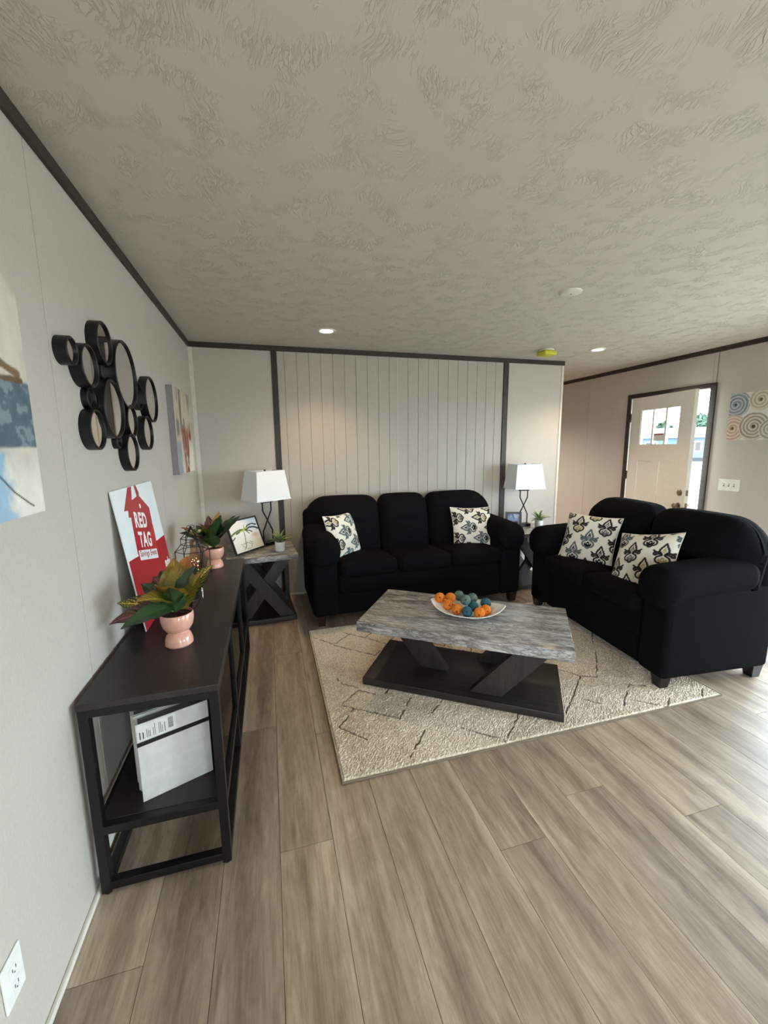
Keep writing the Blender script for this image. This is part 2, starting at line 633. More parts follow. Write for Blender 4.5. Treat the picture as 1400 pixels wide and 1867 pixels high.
def painted(w, h, nu, nv, fn, name='picture'):
    """flat painted sheet in the XZ plane (x 0..w, z 0..h), facing -y; fn(s, t) gives linear colours"""
    s, t = np.meshgrid(np.linspace(0, 1, nu), np.linspace(0, 1, nv))
    c = fn(s, t).reshape(-1, 3)
    V = np.stack([s.ravel() * w, np.zeros(s.size), t.ravel() * h], 1)
    i = np.arange(nu * nv).reshape(nv, nu)
    F = np.stack([i[:-1, :-1], i[:-1, 1:], i[1:, 1:], i[1:, :-1]], -1).reshape(-1, 4)
    return mesh(name, V, F.tolist(), False, c)

# ------------------------------------------------------------------ the room
H, D, W, XE = 2.44, 4.14, 5.012, 3.95
Y0, Y1 = -4.2, 7.2
FT4 = 1.22

def structure(name, label=None):
    return thing(name, label, None, kind='structure')

# floor: a dark bed with planks standing on it as parts
floor = obj('floor', box(-0.02, W + 0.1, Y0 - .1, Y1 + .1, -0.06, -0.004), 'subfloor', kind='structure',
            label='greige wood plank floor across the whole room')
PW, PL = 0.1985, 1.524
ends = {0: 1.133, 1: 0.30, 2: 2.10, 3: 1.368, 4: 0.45, 5: 1.627, 6: 0.40, 7: 1.145, 8: 0.52, 9: 1.28, 10: 0.35, 11: 1.062, 12: 0.50, 14: 0.20}
g = 0.0007
full = box(g, PW - g, g, PL - g, -0.01, 0.0, 0.0009, 1, 'plank')
full.materials.append(M['floor'])
full_n = 0
row = 0
x = 0.604 - 3 * PW
while x < W:
    xw = min(PW, W - x)
    e0 = ends.get(row, (row * 0.615 + 0.37 * ((row * 7) % 5)) % PL)
    y = e0 - math.ceil((e0 + 0.7) / PL) * PL
    while y < 6.4:
        ya, yb = max(y, -0.7), min(y + PL, 6.4)
        if yb - ya > 0.03:
            if xw > PW - 1e-6 and yb - ya > PL - 1e-6:
                obj('plank', full, None, floor, (x, ya, 0))
            else:
                obj('plank', box(g, xw - g, g, yb - ya - g, -0.01, 0.0, 0.0009, 1, 'plank'), 'floor', floor, (x, ya, 0))
            full_n += 1
        y += PL
    x += PW
    row += 1
obj('plank_field', box(0, W, Y0, -0.7, -0.01, 0.0), 'floor', floor)
obj('plank_field', box(0, W, 6.4, Y1, -0.01, 0.0), 'floor', floor)

ceiling = obj('ceiling', box(-0.1, W + 0.1, Y0 - .1, Y1 + .1, H, H + 0.08), 'ceiling', kind='structure',
              label='flat ceiling with stippled crow foot texture')

# left wall: 4 ft panels as parts
KY0, KY1, KZ0, KZ1 = -3.26, -1.34, 0.79, 2.01  # opening added behind the viewer to light the right wall
wl = obj('wall_left', join(box(-0.10, -0.006, KY1, Y1 + .1, -0.05, H), box(-0.10, -0.006, Y0 - .1, KY0, -0.05, H),
         box(-0.10, -0.006, KY0, KY1, -0.05, KZ0), box(-0.10, -0.006, KY0, KY1, KZ1, H)), 'wall_core', kind='structure',
         label='long greige panelled wall on the left')
for a, b in ((KY1, 1.5695 - FT4), (1.5695 - FT4, 1.5695), (1.5695, 2.8015), (2.8015, D)):
    obj('wall_panel', box(-0.008, 0.0, a + 0.002, b - 0.002, 0, H, 0.001), 'wall', wl)
obj('wall_panel', box(-0.008, 0.0, Y0, KY0, 0, H), 'wall', wl)
obj('wall_panel', box(-0.008, 0.0, KY0, KY1, 0, KZ0), 'wall', wl)
obj('wall_panel', box(-0.008, 0.0, KY0, KY1, KZ1, H), 'wall', wl)
obj('wall_panel', box(-0.008, 0.0, D, Y1, 0, H), 'wall', wl)
# back wall with grooved boards between two dark battens
wb = obj('wall_back', box(0, XE - 0.004, D + 0.008, D + 0.11, -0.05, H), 'wall_core', kind='structure',
         label='greige back wall with grooved boards behind the sofa')
obj('wall_panel', box(0.0, 0.713, D, D + 0.01, 0, H, 0.001), 'wall', wb)
obj('wall_panel', box(3.24, XE, D, D + 0.01, 0, H, 0.001), 'wall', wb)
gx = [0.764, 0.829] + [0.829 + 0.1155 * i for i in range(1, 10)] + [1.957] + [1.957 + 0.1125 * i for i in range(1, 11)] + [3.181]
for a, b in zip(gx[:-1], gx[1:]):
    gg = 0.0022
    me = box(a + gg, b - gg, D, D + 0.01, 0, H, 0.002)
    obj('board', me, 'board', wb)
obj('seam_strip', box(1.957 - 0.006, 1.957 + 0.006, D - 0.002, D + 0.01, 0, H - .04), 'wall', wb)
obj('groove_bed', box(0.76, 3.19, D + 0.006, D + 0.009, 0, H), 'board', wb)
obj('batten', box(0.713, 0.764, D - 0.010, D + 0.006, 0, H - 0.04, 0.002), 'dark_trim', wb)
obj('batten', box(3.181, 3.243, D - 0.010, D + 0.006, 0, H - 0.04, 0.002), 'dark_trim', wb)
obj('end_panel', box(XE - 0.004, XE + 0.004, D, D + 0.12, 0, H), 'wall', wb)
obj('hall_panel', box(0, XE, D + 0.11, D + 0.12, 0, H), 'wall', wb)
obj('corner_bead', box(XE - 0.016, XE + 0.012, D - 0.006, D + 0.012, 0, H - 0.045, 0.002), 'white_trim', wb)
obj('corner_bead', box(0.0, 0.034, D - 0.008, D + 0.002, 0, H - 0.045, 0.002), 'white_trim', wb)

# right wall with front door opening (y 3.20..4.19) and patio door, side window openings outside the picture
DY0, DY1, DZ = 3.225, 4.178, 2.052
wr = thing('wall_right', 'greige panelled wall on the right holding the front door', None, kind='structure')
def wr_panel(y0, y1, z0, z1, nm='wall_panel'):
    obj(nm, box(W, W + 0.11, y0, y1, z0, z1, 0.0012), 'wall', wr)
gg = 0.0016
PY0, PY1, PZ0, PZ1 = 0.42, 2.34, 0.04, 2.02
SY0, SY1, SZ0, SZ1 = -3.05, -1.35, 0.7, 2.0
wr_panel(4.89 + gg, Y1, 0, H)
wr_panel(DY1, 4.89 - gg, 0, H)
wr_panel(DY0, 4.181, DZ, H)
wr_panel(1.95 + gg, 3.176, 0, H) if False else None
wr_panel(PY1, DY0 - gg, 0, H)
wr_panel(PY0, PY1, PZ1, H)
wr_panel(PY0, PY1, -0.02, PZ0)
wr_panel(SY1, PY0, 0, H)
wr_panel(SY0, SY1, SZ1, H)
wr_panel(SY0, SY1, 0, SZ0)
wr_panel(Y0, SY0, 0, H)
obj('seam_strip', box(W - 0.002, W, 3.183 - .003, 3.183 + .003, 2.10, H - .045), 'wall_core', wr)

def window(name, y0, y1, z0, z1, label):
    t = thing(name, label, None, kind='structure')
    f = 0.05
    obj('window_frame', join(box(W + .02, W + .09, y0, y1, z0, z0 + f), box(W + .02, W + .09, y0, y1, z1 - f, z1),
        box(W + .02, W + .09, y0, y0 + f, z0 + f, z1 - f), box(W + .02, W + .09, y1 - f, y1, z0 + f, z1 - f),
        box(W + .02, W + .09, (y0 + y1) / 2 - f / 2, (y0 + y1) / 2 + f / 2, z0 + f, z1 - f)), 'white_trim', t)
    for a, b in ((y0 + f, (y0 + y1) / 2 - f / 2), ((y0 + y1) / 2 + f / 2, y1 - f)):
        obj('pane', box(W + .052, W + .056, a, b, z0 + f, z1 - f), 'glass', t)
window('window_1', PY0, PY1, PZ0, PZ1, 'sliding glass patio door in the right wall')
window('window_2', SY0, SY1, SZ0, SZ1, 'white framed window in the right wall')

# wall behind the camera and the hall end
wf = thing('wall_front', 'greige wall behind the viewer with a window opening added for fill light', None, kind='structure')
for a in ((0, 2.05, 0, H), (3.15, W, 0, H), (2.05, 3.15, 0, 0.75), (2.05, 3.15, 2.05, H)):
    obj('wall_panel', box(a[0], a[1], Y0 - 0.1, Y0, a[2], a[3]), 'wall', wf)
obj('pane', box(2.05, 3.15, Y0 - 0.06, Y0 - 0.055, 0.75, 2.05), 'glass', wf)  # pane of the opening added for fill light
wh = obj('wall_hall', box(0, W, Y1, Y1 + 0.1, 0, H), 'wall', kind='structure', label='greige wall at the end of the hall')

# dark crown strips
def crown(name, x0, x1, y0, y1, label):
    obj(name, box(x0, x1, y0, y1, H - 0.046, H, 0.003), 'dark_trim', kind='structure', label=label)
crown('trim_1', 0, 0.016, Y0, D, 'dark crown strip along the left wall')
crown('trim_2', 0.016, XE + 0.012, D - 0.016, D, 'dark crown strip along the back wall')
crown('trim_3', W - 0.016, W, Y0, Y1, 'dark crown strip along the right wall')
crown('trim_4', XE, XE + 0.014, D, D + 0.12, 'short dark crown strip at the wall end')
def base(name, me, label):
    obj(name, me, 'white_trim', kind='structure', label=label)
base('baseboard_left', box(0, 0.013, Y0, D - .012, 0, 0.02, 0.004), 'slim pale shoe moulding on the left wall')
base('baseboard_back', box(0.013, XE, D - .012, D, 0, 0.02, 0.004), 'slim pale shoe moulding on the back wall')
base('baseboard_right', box(W - .012, W, 4.25, Y1, 0, 0.02, 0.004), 'slim pale shoe moulding beyond the front door')

# ------------------------------------------------------------------ front door, ajar
door = thing('door_1', 'cream front door standing ajar in a dark casing', None, (0, 0, 0), kind='structure')
for nm, me in (('casing', box(W - 0.018, W, DY1 - 0.005, DY1 + 0.045, 0, 2.10, 0.003)),
               ('casing', box(W - 0.018, W, DY0 - 0.058, DY0, 0, 2.10, 0.003)),
               ('casing', box(W - 0.018, W, DY0, DY1 - 0.005, DZ, 2.10, 0.003))):
    obj(nm, me, 'dark_trim', door)
obj('jamb', box(W, W + .11, DY1 - 0.004, DY1 + 0.012, 0, DZ), 'white_trim', door)
obj('jamb', box(W, W + .11, DY0 - 0.012, DY0 + 0.004, 0, DZ), 'white_trim', door)
obj('jamb', box(W, W + .11, DY0, DY1, DZ - 0.006, DZ + 0.012), 'white_trim', door)
obj('threshold', box(W, W + .13, DY0, DY1, 0, 0.015), 'nickel', door)
# slab in a local frame: x along the width from the hinge, y = thickness (room side is -y)
SW, SH, ST = 0.905, 2.030, 0.045
slab = thing('slab', None, None, (W + 0.002, DY1 - 0.012, 0.018), 0)
slab.parent = door
DOOR_OPEN = 9.5
# local +x must point to (-sin a, -cos a); local -y (room face) to (-cos a, sin a)
slab.rotation_euler = (0, 0, R(-90 - DOOR_OPEN))
gx0, gx1, gz0, gz1 = 0.165, 0.740, 1.465, 1.885
def slab_box(nm, x0, x1, z0, z1, y0=0, y1=ST, mt='door', r=0.0):
    return obj(nm, box(x0, x1, y0, y1, z0, z1, r), mt, slab)
# with rotation -90-a: local +y = (cos(..)) -> points to +x world? local y axis = (sin(90+a), -sin..) handled below
slab_box('stile', 0, gx0, 0, SH)
slab_box('stile', gx1, SW, 0, SH)
slab_box('top_rail', gx0, gx1, gz1, SH)
slab_box('lock_rail', gx0, gx1, 1.28, gz0)
slab_box('bottom_rail', gx0, gx1, 0, 0.2)
slab_box('mullion', 0.4, 0.505, 0.2, 1.28)
for a, b in ((gx0, 0.4), (0.505, gx1)):
    slab_box('door_panel', a, b, 0.2, 1.28, 0.010, ST - 0.010)
pw = (gx1 - gx0) / 3
for i in range(3):
    slab_box('pane', gx0 + i * pw + 0.012, gx0 + (i + 1) * pw - 0.012, gz0 + 0.01, gz1 - 0.01, 0.018, 0.026, 'glass')
for i in range(4):
    xx = gx0 + i * pw
    a, b = max(gx0, xx - 0.012), min(gx1, xx + 0.012)
    slab_box('muntin', a, b, gz0, gz1, 0.006, ST - 0.006)
slab_box('muntin', gx0 + 0.012, gx1 - 0.012, gz0, gz0 + 0.012, 0.006, ST - 0.006)
slab_box('muntin', gx0 + 0.012, gx1 - 0.012, gz1 - 0.012, gz1, 0.006, ST - 0.006)
slab_box('leaflet', gx0 + pw + 0.02, gx0 + 2 * pw - 0.015, gz0 + 0.05, gz0 + 0.135, 0.012, 0.016, 'white_plastic')
slab_box('leaflet_heading', gx0 + pw + 0.03, gx0 + 2 * pw - 0.03, gz0 + 0.115, gz0 + 0.125, 0.0105, 0.012, 'sign_red')
for z in (0.35, 1.05, 1.75):
    obj('hinge', box(-0.012, 0.008, -0.006, 0.03, z, z + .10, 0.002), 'nickel', slab)
rose = [(0, -0.012), (0.022, -0.012), (0.033, -0.006), (0.034, 0.0)]
knob = [(0, -0.068), (0.018, -0.066), (0.027, -0.055), (0.026, -0.042), (0.012, -0.032), (0.010, -0.01), (0.030, -0.006), (0.032, 0)]
for z, pf, nm in ((0.96, rose, 'deadbolt'), (0.82, knob, 'door_knob')):
    obj(nm, lathe(pf, 24, (SW - 0.07, 0, z), 'y'), 'nickel', slab)
    obj(nm, lathe([(r_, -z_ + ST) for r_, z_ in pf], 24, (SW - 0.07, 0, z), 'y'), 'nickel', slab)
    obj('latch_plate', box(SW - 0.0005, SW + 0.0015, 0.010, ST - 0.010, z - 0.03, z + 0.03), 'nickel', slab)

# ------------------------------------------------------------------ outdoors, seen through the door
obj('ground_outside', box(-120, 160, -120, 160, -0.75, -0.7), plain('pale_gravel', S(150, 148, 142), 0.9, 0, 0.1, 2), kind='structure',
    label='pale gravel yard outside the front door')
obj('porch_floor_outside', box(W + 0.13, W + 2.2, 2.0, 5.6, -0.16, -0.02), plain('grey_decking', S(150, 148, 145), 0.8), kind='structure',
    label='grey porch deck outside the front door')
obj('porch_roof_outside', join(box(W + 0.13, W + 0.62, 1.8, 5.8, 2.20, 2.24), *[box(W + 0.16 + .1 * i, W + 0.19 + .1 * i, 1.8, 5.8, 2.17, 2.20) for i in range(5)]),
    plain('white_soffit', S(120, 124, 128), 0.7), kind='structure', label='pale slatted porch soffit above the doorway')
hs = thing('house_outside', 'pale blue sided home across the yard seen through the doorway', 'house', (52, 38.4, -0.7), R(-54))
hw = obj('siding', box(-9, 9, 0, 7, 0.45, 3.0), plain('blue_grey_siding', S(58, 78, 92), 0.7, 0, 0.05, 2), hs)
for k in range(8):
    obj('clapboard', box(-9.02, 9.02, -0.03, 0.0, 0.5 + k * .31, 0.78 + k * .31), hw.data.materials[0], hs)
obj('skirting', box(-9, 9, 0.05, 6.9, 0, 0.45), plain('dark_skirting', S(30, 32, 36), 0.8), hs)
obj('roof', prism([(-0.5, 2.95), (7.5, 2.95), (3.5, 4.3)], -9.4, 9.4, 'x'), plain('pale_roof', S(96, 98, 100), 0.8), hs)
for xx in (-5.2, -0.6, 3.6):
    wn = obj('window', box(xx - .7, xx + .7, -0.06, 0.0, 1.2, 2.5), 'white_trim', hs)
    obj('pane', box(xx - .58, xx - .04, -0.07, -0.06, 1.3, 2.4), 'print_dark', wn)
    obj('pane', box(xx + .04, xx + .58, -0.07, -0.06, 1.3, 2.4), 'print_dark', wn)
def tree(loc, h, r, label):
    t = thing('tree_outside', label, 'tree', loc, group='trees behind the house across the yard')
    obj('trunk', lathe([(0.0, 0), (0.28, 0), (0.2, h * .5), (0.05, h * .8), (0, h * .8)], 8), 'leg_brown', t)
    V, F = [], []
    for i in range(900):
        a, u = RNG.uniform(0, 2 * PI), RNG.uniform(-1, 1)
        q = RNG.uniform(0.35, 1) ** 0.5
        c = np.array([r * q * math.sqrt(1 - u * u) * math.cos(a), r * q * math.sqrt(1 - u * u) * math.sin(a), h * 0.62 + h * 0.4 * q * u])
        e1, e2 = RNG.normal(size=3), RNG.normal(size=3)
        e1 /= np.linalg.norm(e1)
        e2 /= np.linalg.norm(e2)
        s = RNG.uniform(0.35, 0.7)
        n0 = len(V)
        V += [c - e1 * s, c + e2 * s * .6, c + e1 * s, c - e2 * s * .6]
        F.append((n0, n0 + 1, n0 + 2, n0 + 3))
    fo = obj('foliage', mesh('foliage', V, F), plain('tree_green', S(44, 66, 50), 0.8, 0, 0.3, 1), t)
    fo['kind'] = 'stuff'
tree((66, 48.6, -0.7), 6.6, 2.6, 'round green tree behind the blue home in the door gap')
tree((64, 53.8, -0.7), 5.6, 1.6, 'green tree seen through the right door pane')
tree((62, 58.2, -0.7), 5.0, 1.5, 'smaller green tree seen through the left door pane')

# ------------------------------------------------------------------ ceiling fixtures
def can_light(x, y, label, power=17, col=(1.0, 0.72, 0.42), cone=116):
    t = thing('recessed_ceiling_light', label, 'ceiling light', (x, y, H), group='recessed ceiling lights')
    obj('trim_ring', lathe([(0.052, 0.0), (0.054, -0.005), (0.072, -0.009), (0.078, -0.006), (0.079, 0.0)], 36), 'can_trim', t)
    obj('lens', lathe([(0, -0.004), (0.052, -0.004), (0.053, 0.0)], 36), 'lens', t)
    d = bpy.data.lights.new('can_bulb', 'SPOT')
    d.energy, d.color, d.spot_size, d.spot_blend, d.shadow_soft_size = power, col, R(cone), 0.8, 0.04
    o = bpy.data.objects.new('can_bulb', d)
    COL.objects.link(o)
    o.parent = t
    o.location = (0, 0, -0.02)
can_light(1.152, 3.523, 'lit round recessed ceiling light nearest the grooved back wall')
can_light(3.88, 3.553, 'lit round recessed ceiling light nearest the front door')
can_light(3.30, 5.70, 'unseen ceiling light added to brighten the hall behind the back wall', 105, (1.0, 0.92, 0.82), 150)  # added lamp, hidden by the back wall, brightens hall and right wall
can_light(1.152, -1.2, 'lit round recessed ceiling light behind the viewer on the left')
can_light(3.88, -1.2, 'lit round recessed ceiling light behind the viewer on the right')
t = thing('smoke_detector', 'smoke detector wrapped in yellow plastic film on the ceiling', 'smoke detector', (3.387, 3.691, H))
obj('base_ring', lathe([(0, -.012), (0.07, -.012), (0.072, 0)], 32), 'detector', t)
def crumple(V, h):
    V = V.copy()
    n = fbm(V[:, 0] * 60 + V[:, 2] * 40, V[:, 1] * 60 + 3, 3)
    V[:, :2] *= (1 + 0.25 * (n - 0.5))[:, None]
    V[:, 2] += 0.015 * (fbm(V[:, 0] * 50, V[:, 1] * 50, 8) - .5)
    return V
obj('film_cover', rbox(0.15, 0.15, 0.05, 0.024, 3, 5, crumple, (0, 0, -0.036), True), 'yellow_film', t)
t = thing('ceiling_cover_plate', 'small flat off-white round cover plate alone on the ceiling', 'cover plate', (2.512, 2.309, H))
obj('cover', lathe([(0, -.014), (0.052, -.013), (0.064, -.008), (0.067, 0)], 36), 'detector', t)
obj('screw', lathe([(0, -.017), (0.005, -.016), (0.006, -0.012)], 10), 'nickel', t)

# ------------------------------------------------------------------ wall plates
t = thing('wall_outlet', 'white duplex wall outlet low on the left wall', 'outlet', (0, 0.976, 0.287))
obj('face_plate', box(0, 0.006, -0.036, 0.036, -0.058, 0.058, 0.003), 'white_plastic', t)
for dz in (-0.021, 0.021):
    rc = obj('receptacle', box(0.005, 0.0085, -0.016, 0.016, dz - 0.014, dz + 0.014, 0.003), 'white_plastic', t)
    for dy in (-0.006, 0.006):
        obj('slot', box(0.008, 0.009, dy - 0.001, dy + 0.001, dz - 0.002, dz + 0.007), 'slot', rc)
    obj('slot', lathe([(0, .0091), (0.002, .0091), (0.002, .008)], 10, (0, 0, dz - .007), 'x'), 'slot', rc)
t = thing('light_switch', 'white three gang light switch plate beside the front door', 'light switch', (W, 2.951, 1.087))
obj('face_plate', box(-0.006, 0, -0.098, 0.098, -0.058, 0.058, 0.003), 'white_plastic', t)
for dy in (-0.046, 0, 0.046):
    obj('toggle', box(-0.017, -0.005, dy - 0.005, dy + 0.005, -0.002, 0.010, 0.002), 'white_plastic', t)
    obj('toggle_slot', box(-0.0066, -0.0055, dy - 0.007, dy + 0.007, -0.014, 0.014), 'print_grey', t)

# ------------------------------------------------------------------ rug
def build_rug():
    x0, x1, y0, y1 = 0.885, 3.175, 1.615, 3.215
    st = 0.0052
    nx, ny = int((x1 - x0) / st), int((y1 - y0) / st)
    X, Y = np.meshgrid(np.linspace(x0, x1, nx), np.linspace(y0, y1, ny))
    lines = [[(0.908, 3.066), (1.046, 2.915), (1.209, 3.06)], [(1.044, 2.9), (1.302, 2.664), (1.43, 2.79), (1.60, 2.62)],
             [(0.996, 2.459), (0.997, 2.403), (1.10, 2.30)], [(0.977, 2.172), (1.104, 2.281), (1.233, 2.169), (1.275, 2.23), (1.38, 2.31)],
             [(0.974, 2.158), (1.039, 2.109), (1.262, 1.951), (1.38, 2.105), (1.47, 2.2)], [(1.039, 2.109), (0.926, 1.976), (1.049, 1.84)],
             [(1.225, 1.665), (1.359, 1.822)], [(1.40, 1.90), (1.486, 1.975), (1.55, 2.032)], [(1.718, 1.63), (1.838, 1.731), (1.95, 1.83)],
             [(1.552, 1.79), (1.607, 1.735), (1.70, 1.66)], [(2.166, 1.729), (2.321, 1.849), (2.516, 2.021), (2.61, 1.981), (2.737, 2.117), (2.85, 2.25)],
             [(2.321, 1.849), (2.415, 1.743)], [(2.431, 2.126), (2.516, 2.021)], [(2.532, 1.693), (2.735, 1.855), (2.829, 1.805)],
             [(2.594, 1.742), (2.758, 1.61), (2.848, 1.676)], [(3.127, 1.691), (3.017, 1.609)]]
    rr = random.Random(11)
    for i in range(12):
        for j in range(7):
            cx, cy = 1.3 + i * 0.27 + (0.135 if j % 2 else 0), 2.35 + j * 0.15
            if cx > 3.2 or cy > 3.2 or (cx < 1.45 and cy < 2.8):
                continue
            for dx, dy in ((0.13, 0.14), (-0.13, 0.14)):
                if rr.random() < 0.8:
                    lines.append([(cx, cy), (cx + dx + rr.uniform(-.02, .02), cy + dy + rr.uniform(-.02, .02))])
    jx = X + 0.012 * (vnoise(X * 40, Y * 40, 2) - 0.5)
    jy = Y + 0.012 * (vnoise(X * 40, Y * 40, 9) - 0.5)
    d = np.full(X.shape, 1e9)
    for p in lines:
        d = np.minimum(d, segd(jx, jy, p))
    broken = vnoise(X * 30, Y * 30, 21)
    lm = (1 - sm(0.0022, 0.0062, d)) * sm(0.12, 0.35, broken)
    c = np.zeros(X.shape + (3,)) + np.array(S(223, 207, 189)[:3])
    bl = fbm(X * 5, Y * 5, 31)
    c = lay(c, S(190, 172, 150), sm(0.42, 0.72, bl) * 0.7)
    sp = RNG.random(X.shape)
    c = lay(c, S(150, 130, 108), (sp > 0.80) * 0.5)
    c = lay(c, S(240, 233, 220), (sp < 0.22) * 0.6)
    c = lay(c, S(84, 72, 62), lm * 0.92)
    pile = 0.005 * (RNG.random(X.shape) - 0.5) + 0.006 * (fbm(X * 25, Y * 25, 5) - 0.5)
    Z = 0.0145 + pile - 0.0035 * lm
    edge = np.minimum(np.minimum(X - x0, x1 - X), np.minimum(Y - y0, y1 - Y))
    Z = np.where(edge < 0.008, 0.009, Z)
    V = np.stack([X.ravel(), Y.ravel(), Z.ravel()], 1)
    i = np.arange(nx * ny).reshape(ny, nx)
    F = np.stack([i[:-1, :-1], i[:-1, 1:], i[1:, 1:], i[1:, :-1]], -1).reshape(-1, 4)
    t = thing('area_rug', 'beige pile area rug with broken dark diamond lines under the coffee table', 'rug', (0, 0, 0))
    obj('pile', mesh('pile', V, F.tolist(), False, c.reshape(-1, 3)), 'rug', t)
    b = 0.006
    obj('backing', box(x0, x1, y0, y1, 0.0005, 0.008), 'rug_edge', t)
    obj('binding', join(box(x0 - b, x1 + b, y0 - b, y0, 0.0005, 0.011, 0.002), box(x0 - b, x1 + b, y1, y1 + b, 0.0005, 0.011, 0.002),
                        box(x0 - b, x0, y0, y1, 0.0005, 0.011, 0.002), box(x1, x1 + b, y0, y1, 0.0005, 0.011, 0.002)), 'rug_edge', t)
build_rug()

# ------------------------------------------------------------------ sofas
def crown_fn(px=0.0, py=0.0, pz=0.0):
    """puff each face outward"""
    def f(V, h):
        V = V.copy()
        u = np.clip(V / h, -1, 1)
        q = 1 - u ** 2
        o = V.copy()
        o[:, 0] += px * np.sign(u[:, 0]) * np.abs(u[:, 0]) ** 3 * q[:, 1] * q[:, 2]
        o[:, 1] += py * np.sign(u[:, 1]) * np.abs(u[:, 1]) ** 3 * q[:, 0] * q[:, 2]
        o[:, 2] += pz * np.sign(u[:, 2]) * np.abs(u[:, 2]) ** 3 * q[:, 0] * q[:, 1]
        return o
    return f

def make_sofa(name, label, n, wid, loc, rz, leg_mat, on_rug=()):
    t = thing(name, label, 'sofa', loc, rz)
    aw, dep = 0.245, 0.84
    inner = wid / 2 - aw
    sw = 2 * inner / n
    fb = 'fabric'
    obj('base', rbox(2 * inner + 0.06, dep - 0.14, 0.22, 0.025, 3, 3, crown_fn(py=0.006), (0, 0.06 + (dep - .14) / 2, 0.185)), fb, t)
    obj('front_band', rbox(2 * inner + 0.02, 0.5, 0.19, 0.035, 4, 6, crown_fn(py=0.014), (0, 0.045 + 0.25, 0.345)), fb, t)
    obj('back_frame', rbox(wid - 0.06, 0.17, 0.83, 0.06, 4, 4, None, (0, dep - 0.085, 0.495)), fb, t)
    for s in (-1, 1):
        ax = s * (wid / 2 - aw / 2 - 0.005)
        obj('arm', rbox(aw - 0.035, dep - 0.05, 0.55, 0.035, 4, 4, crown_fn(px=0.008), (ax, 0.02 + (dep - .05) / 2, 0.36)), fb, t)
        def pad(V, h):
            V = V.copy()
            yy = (V[:, 1] + h[1]) / (2 * h[1])      # 0 front .. 1 back
            u = V / h
            V[:, 2] += 0.02 * np.sign(u[:, 2]) * (1 - u[:, 0] ** 2)
            V[:, 2] += 0.035 * yy
            droop = np.clip(1 - yy / 0.22, 0, 1)
            low = np.clip(-u[:, 2], 0, 1)
            V[:, 2] -= 0.045 * droop * low
            V[:, 2] -= 0.02 * droop ** 2
            V[:, 0] *= 1 + 0.05 * np.exp(-((yy - 0.12) / 0.15) ** 2)
            ang = np.arctan2(u[:, 2], u[:, 0])
            V[:, 1] += 0.004 * np.sin(ang * 14) * droop * low
            return V
        obj('arm_pad', rbox(aw + 0.012, 0.70, 0.180, 0.082, 6, 8, pad, (ax, 0.318, 0.660)), fb, t)
    for i in range(n):
        cx = -inner + sw * (i + 0.5)
        def seat(V, h):
            V = crown_fn(0.004, 0.014, 0.022)(V, h)
            yy = V[:, 1] / h[1]
            V[:, 2] -= 0.022 * np.clip(yy, -1, 1)
            return V
        obj('seat_cushion', rbox(sw - 0.004, 0.62, 0.145, 0.05, 5, 8, seat, (cx, -0.012 + 0.31, 0.463)), fb, t)
        left, right = (i == 0), (i == n - 1)
        ext = 0.225
        x0 = cx - sw / 2 - (ext if left else 0)
        x1 = cx + sw / 2 + (ext if right else 0)
        off = cx - (x0 + x1) / 2
        def back(V, h, left=left, right=right, off=off):
            V = V.copy()
            u = V / h
            V = crown_fn(0.0, 0.05, 0.012)(V, h)
            # outer shoulders roll down
            for flag, sg in ((left, -1), (right, 1)):
                if flag:
                    dx = np.clip((sg * u[:, 0] - 0.35) / 0.65, 0, 1)
                    up = np.clip((u[:, 2] + 0.1) / 1.1, 0, 1)
                    V[:, 2] -= 0.16 * dx ** 2.4 * up
                    V[:, 1] += 0.05 * dx ** 2 * (u[:, 1] < 0)
            # inner upper corners soften
            for flag, sg in ((not left, -1), (not right, 1)):
                if flag:
                    dx = np.clip((sg * u[:, 0] - 0.6) / 0.4, 0, 1)
                    V[:, 2] -= 0.030 * dx ** 2 * (u[:, 2] > 0.3)
            front = u[:, 1] < -0.2
            lx = V[:, 0] - off
            cr = np.exp(-((V[:, 2] - 0.045) / 0.020) ** 2) * np.exp(-(lx / 0.10) ** 4)
            seam = np.exp(-(lx / 0.012) ** 2) * (V[:, 2] < 0.045) * np.clip(1 - np.abs(V[:, 2] + 0.1) / 0.15, 0, 1)
            V[:, 1] += (0.032 * cr + 0.006 * seam) * front
            # lean back
            V[:, 1] += (V[:, 2]) * 0.20
            return V
        obj('back_cushion', rbox(x1 - x0 - 0.004, 0.235, 0.575, 0.085, 6, 14, back, ((x0 + x1) / 2, 0.62, 0.735)), fb, t)
    for sx in (-1, 1):
        for y in (0.07, dep - 0.07):
            tp, bt = 0.038, 0.028
            z0 = 0.0175 if (sx, y < .3) in on_rug else 0.0
            V = [(-tp, -tp, 0.09), (tp, -tp, 0.09), (tp, tp, 0.09), (-tp, tp, 0.09), (-bt, -bt, z0), (bt, -bt, z0), (bt, bt, z0), (-bt, bt, z0)]
            F = [(0, 1, 2, 3), (7, 6, 5, 4), (0, 4, 5, 1), (1, 5, 6, 2), (2, 6, 7, 3), (3, 7, 4, 0)]
            obj('leg', mesh('leg', V, F), leg_mat, t, (sx * (wid / 2 - 0.085), y, 0))
    return t
make_sofa('three_seat_sofa', 'black fabric three seat sofa against the grooved back wall', 3, 2.03, (1.935, 3.262, 0), R(1.2), 'leg_brown')
make_sofa('loveseat', 'black fabric two seat loveseat facing the coffee table', 2, 1.52, (2.885, 2.462, 0.0), R(-94.5), 'leg_black', ((1, True), (-1, True)))

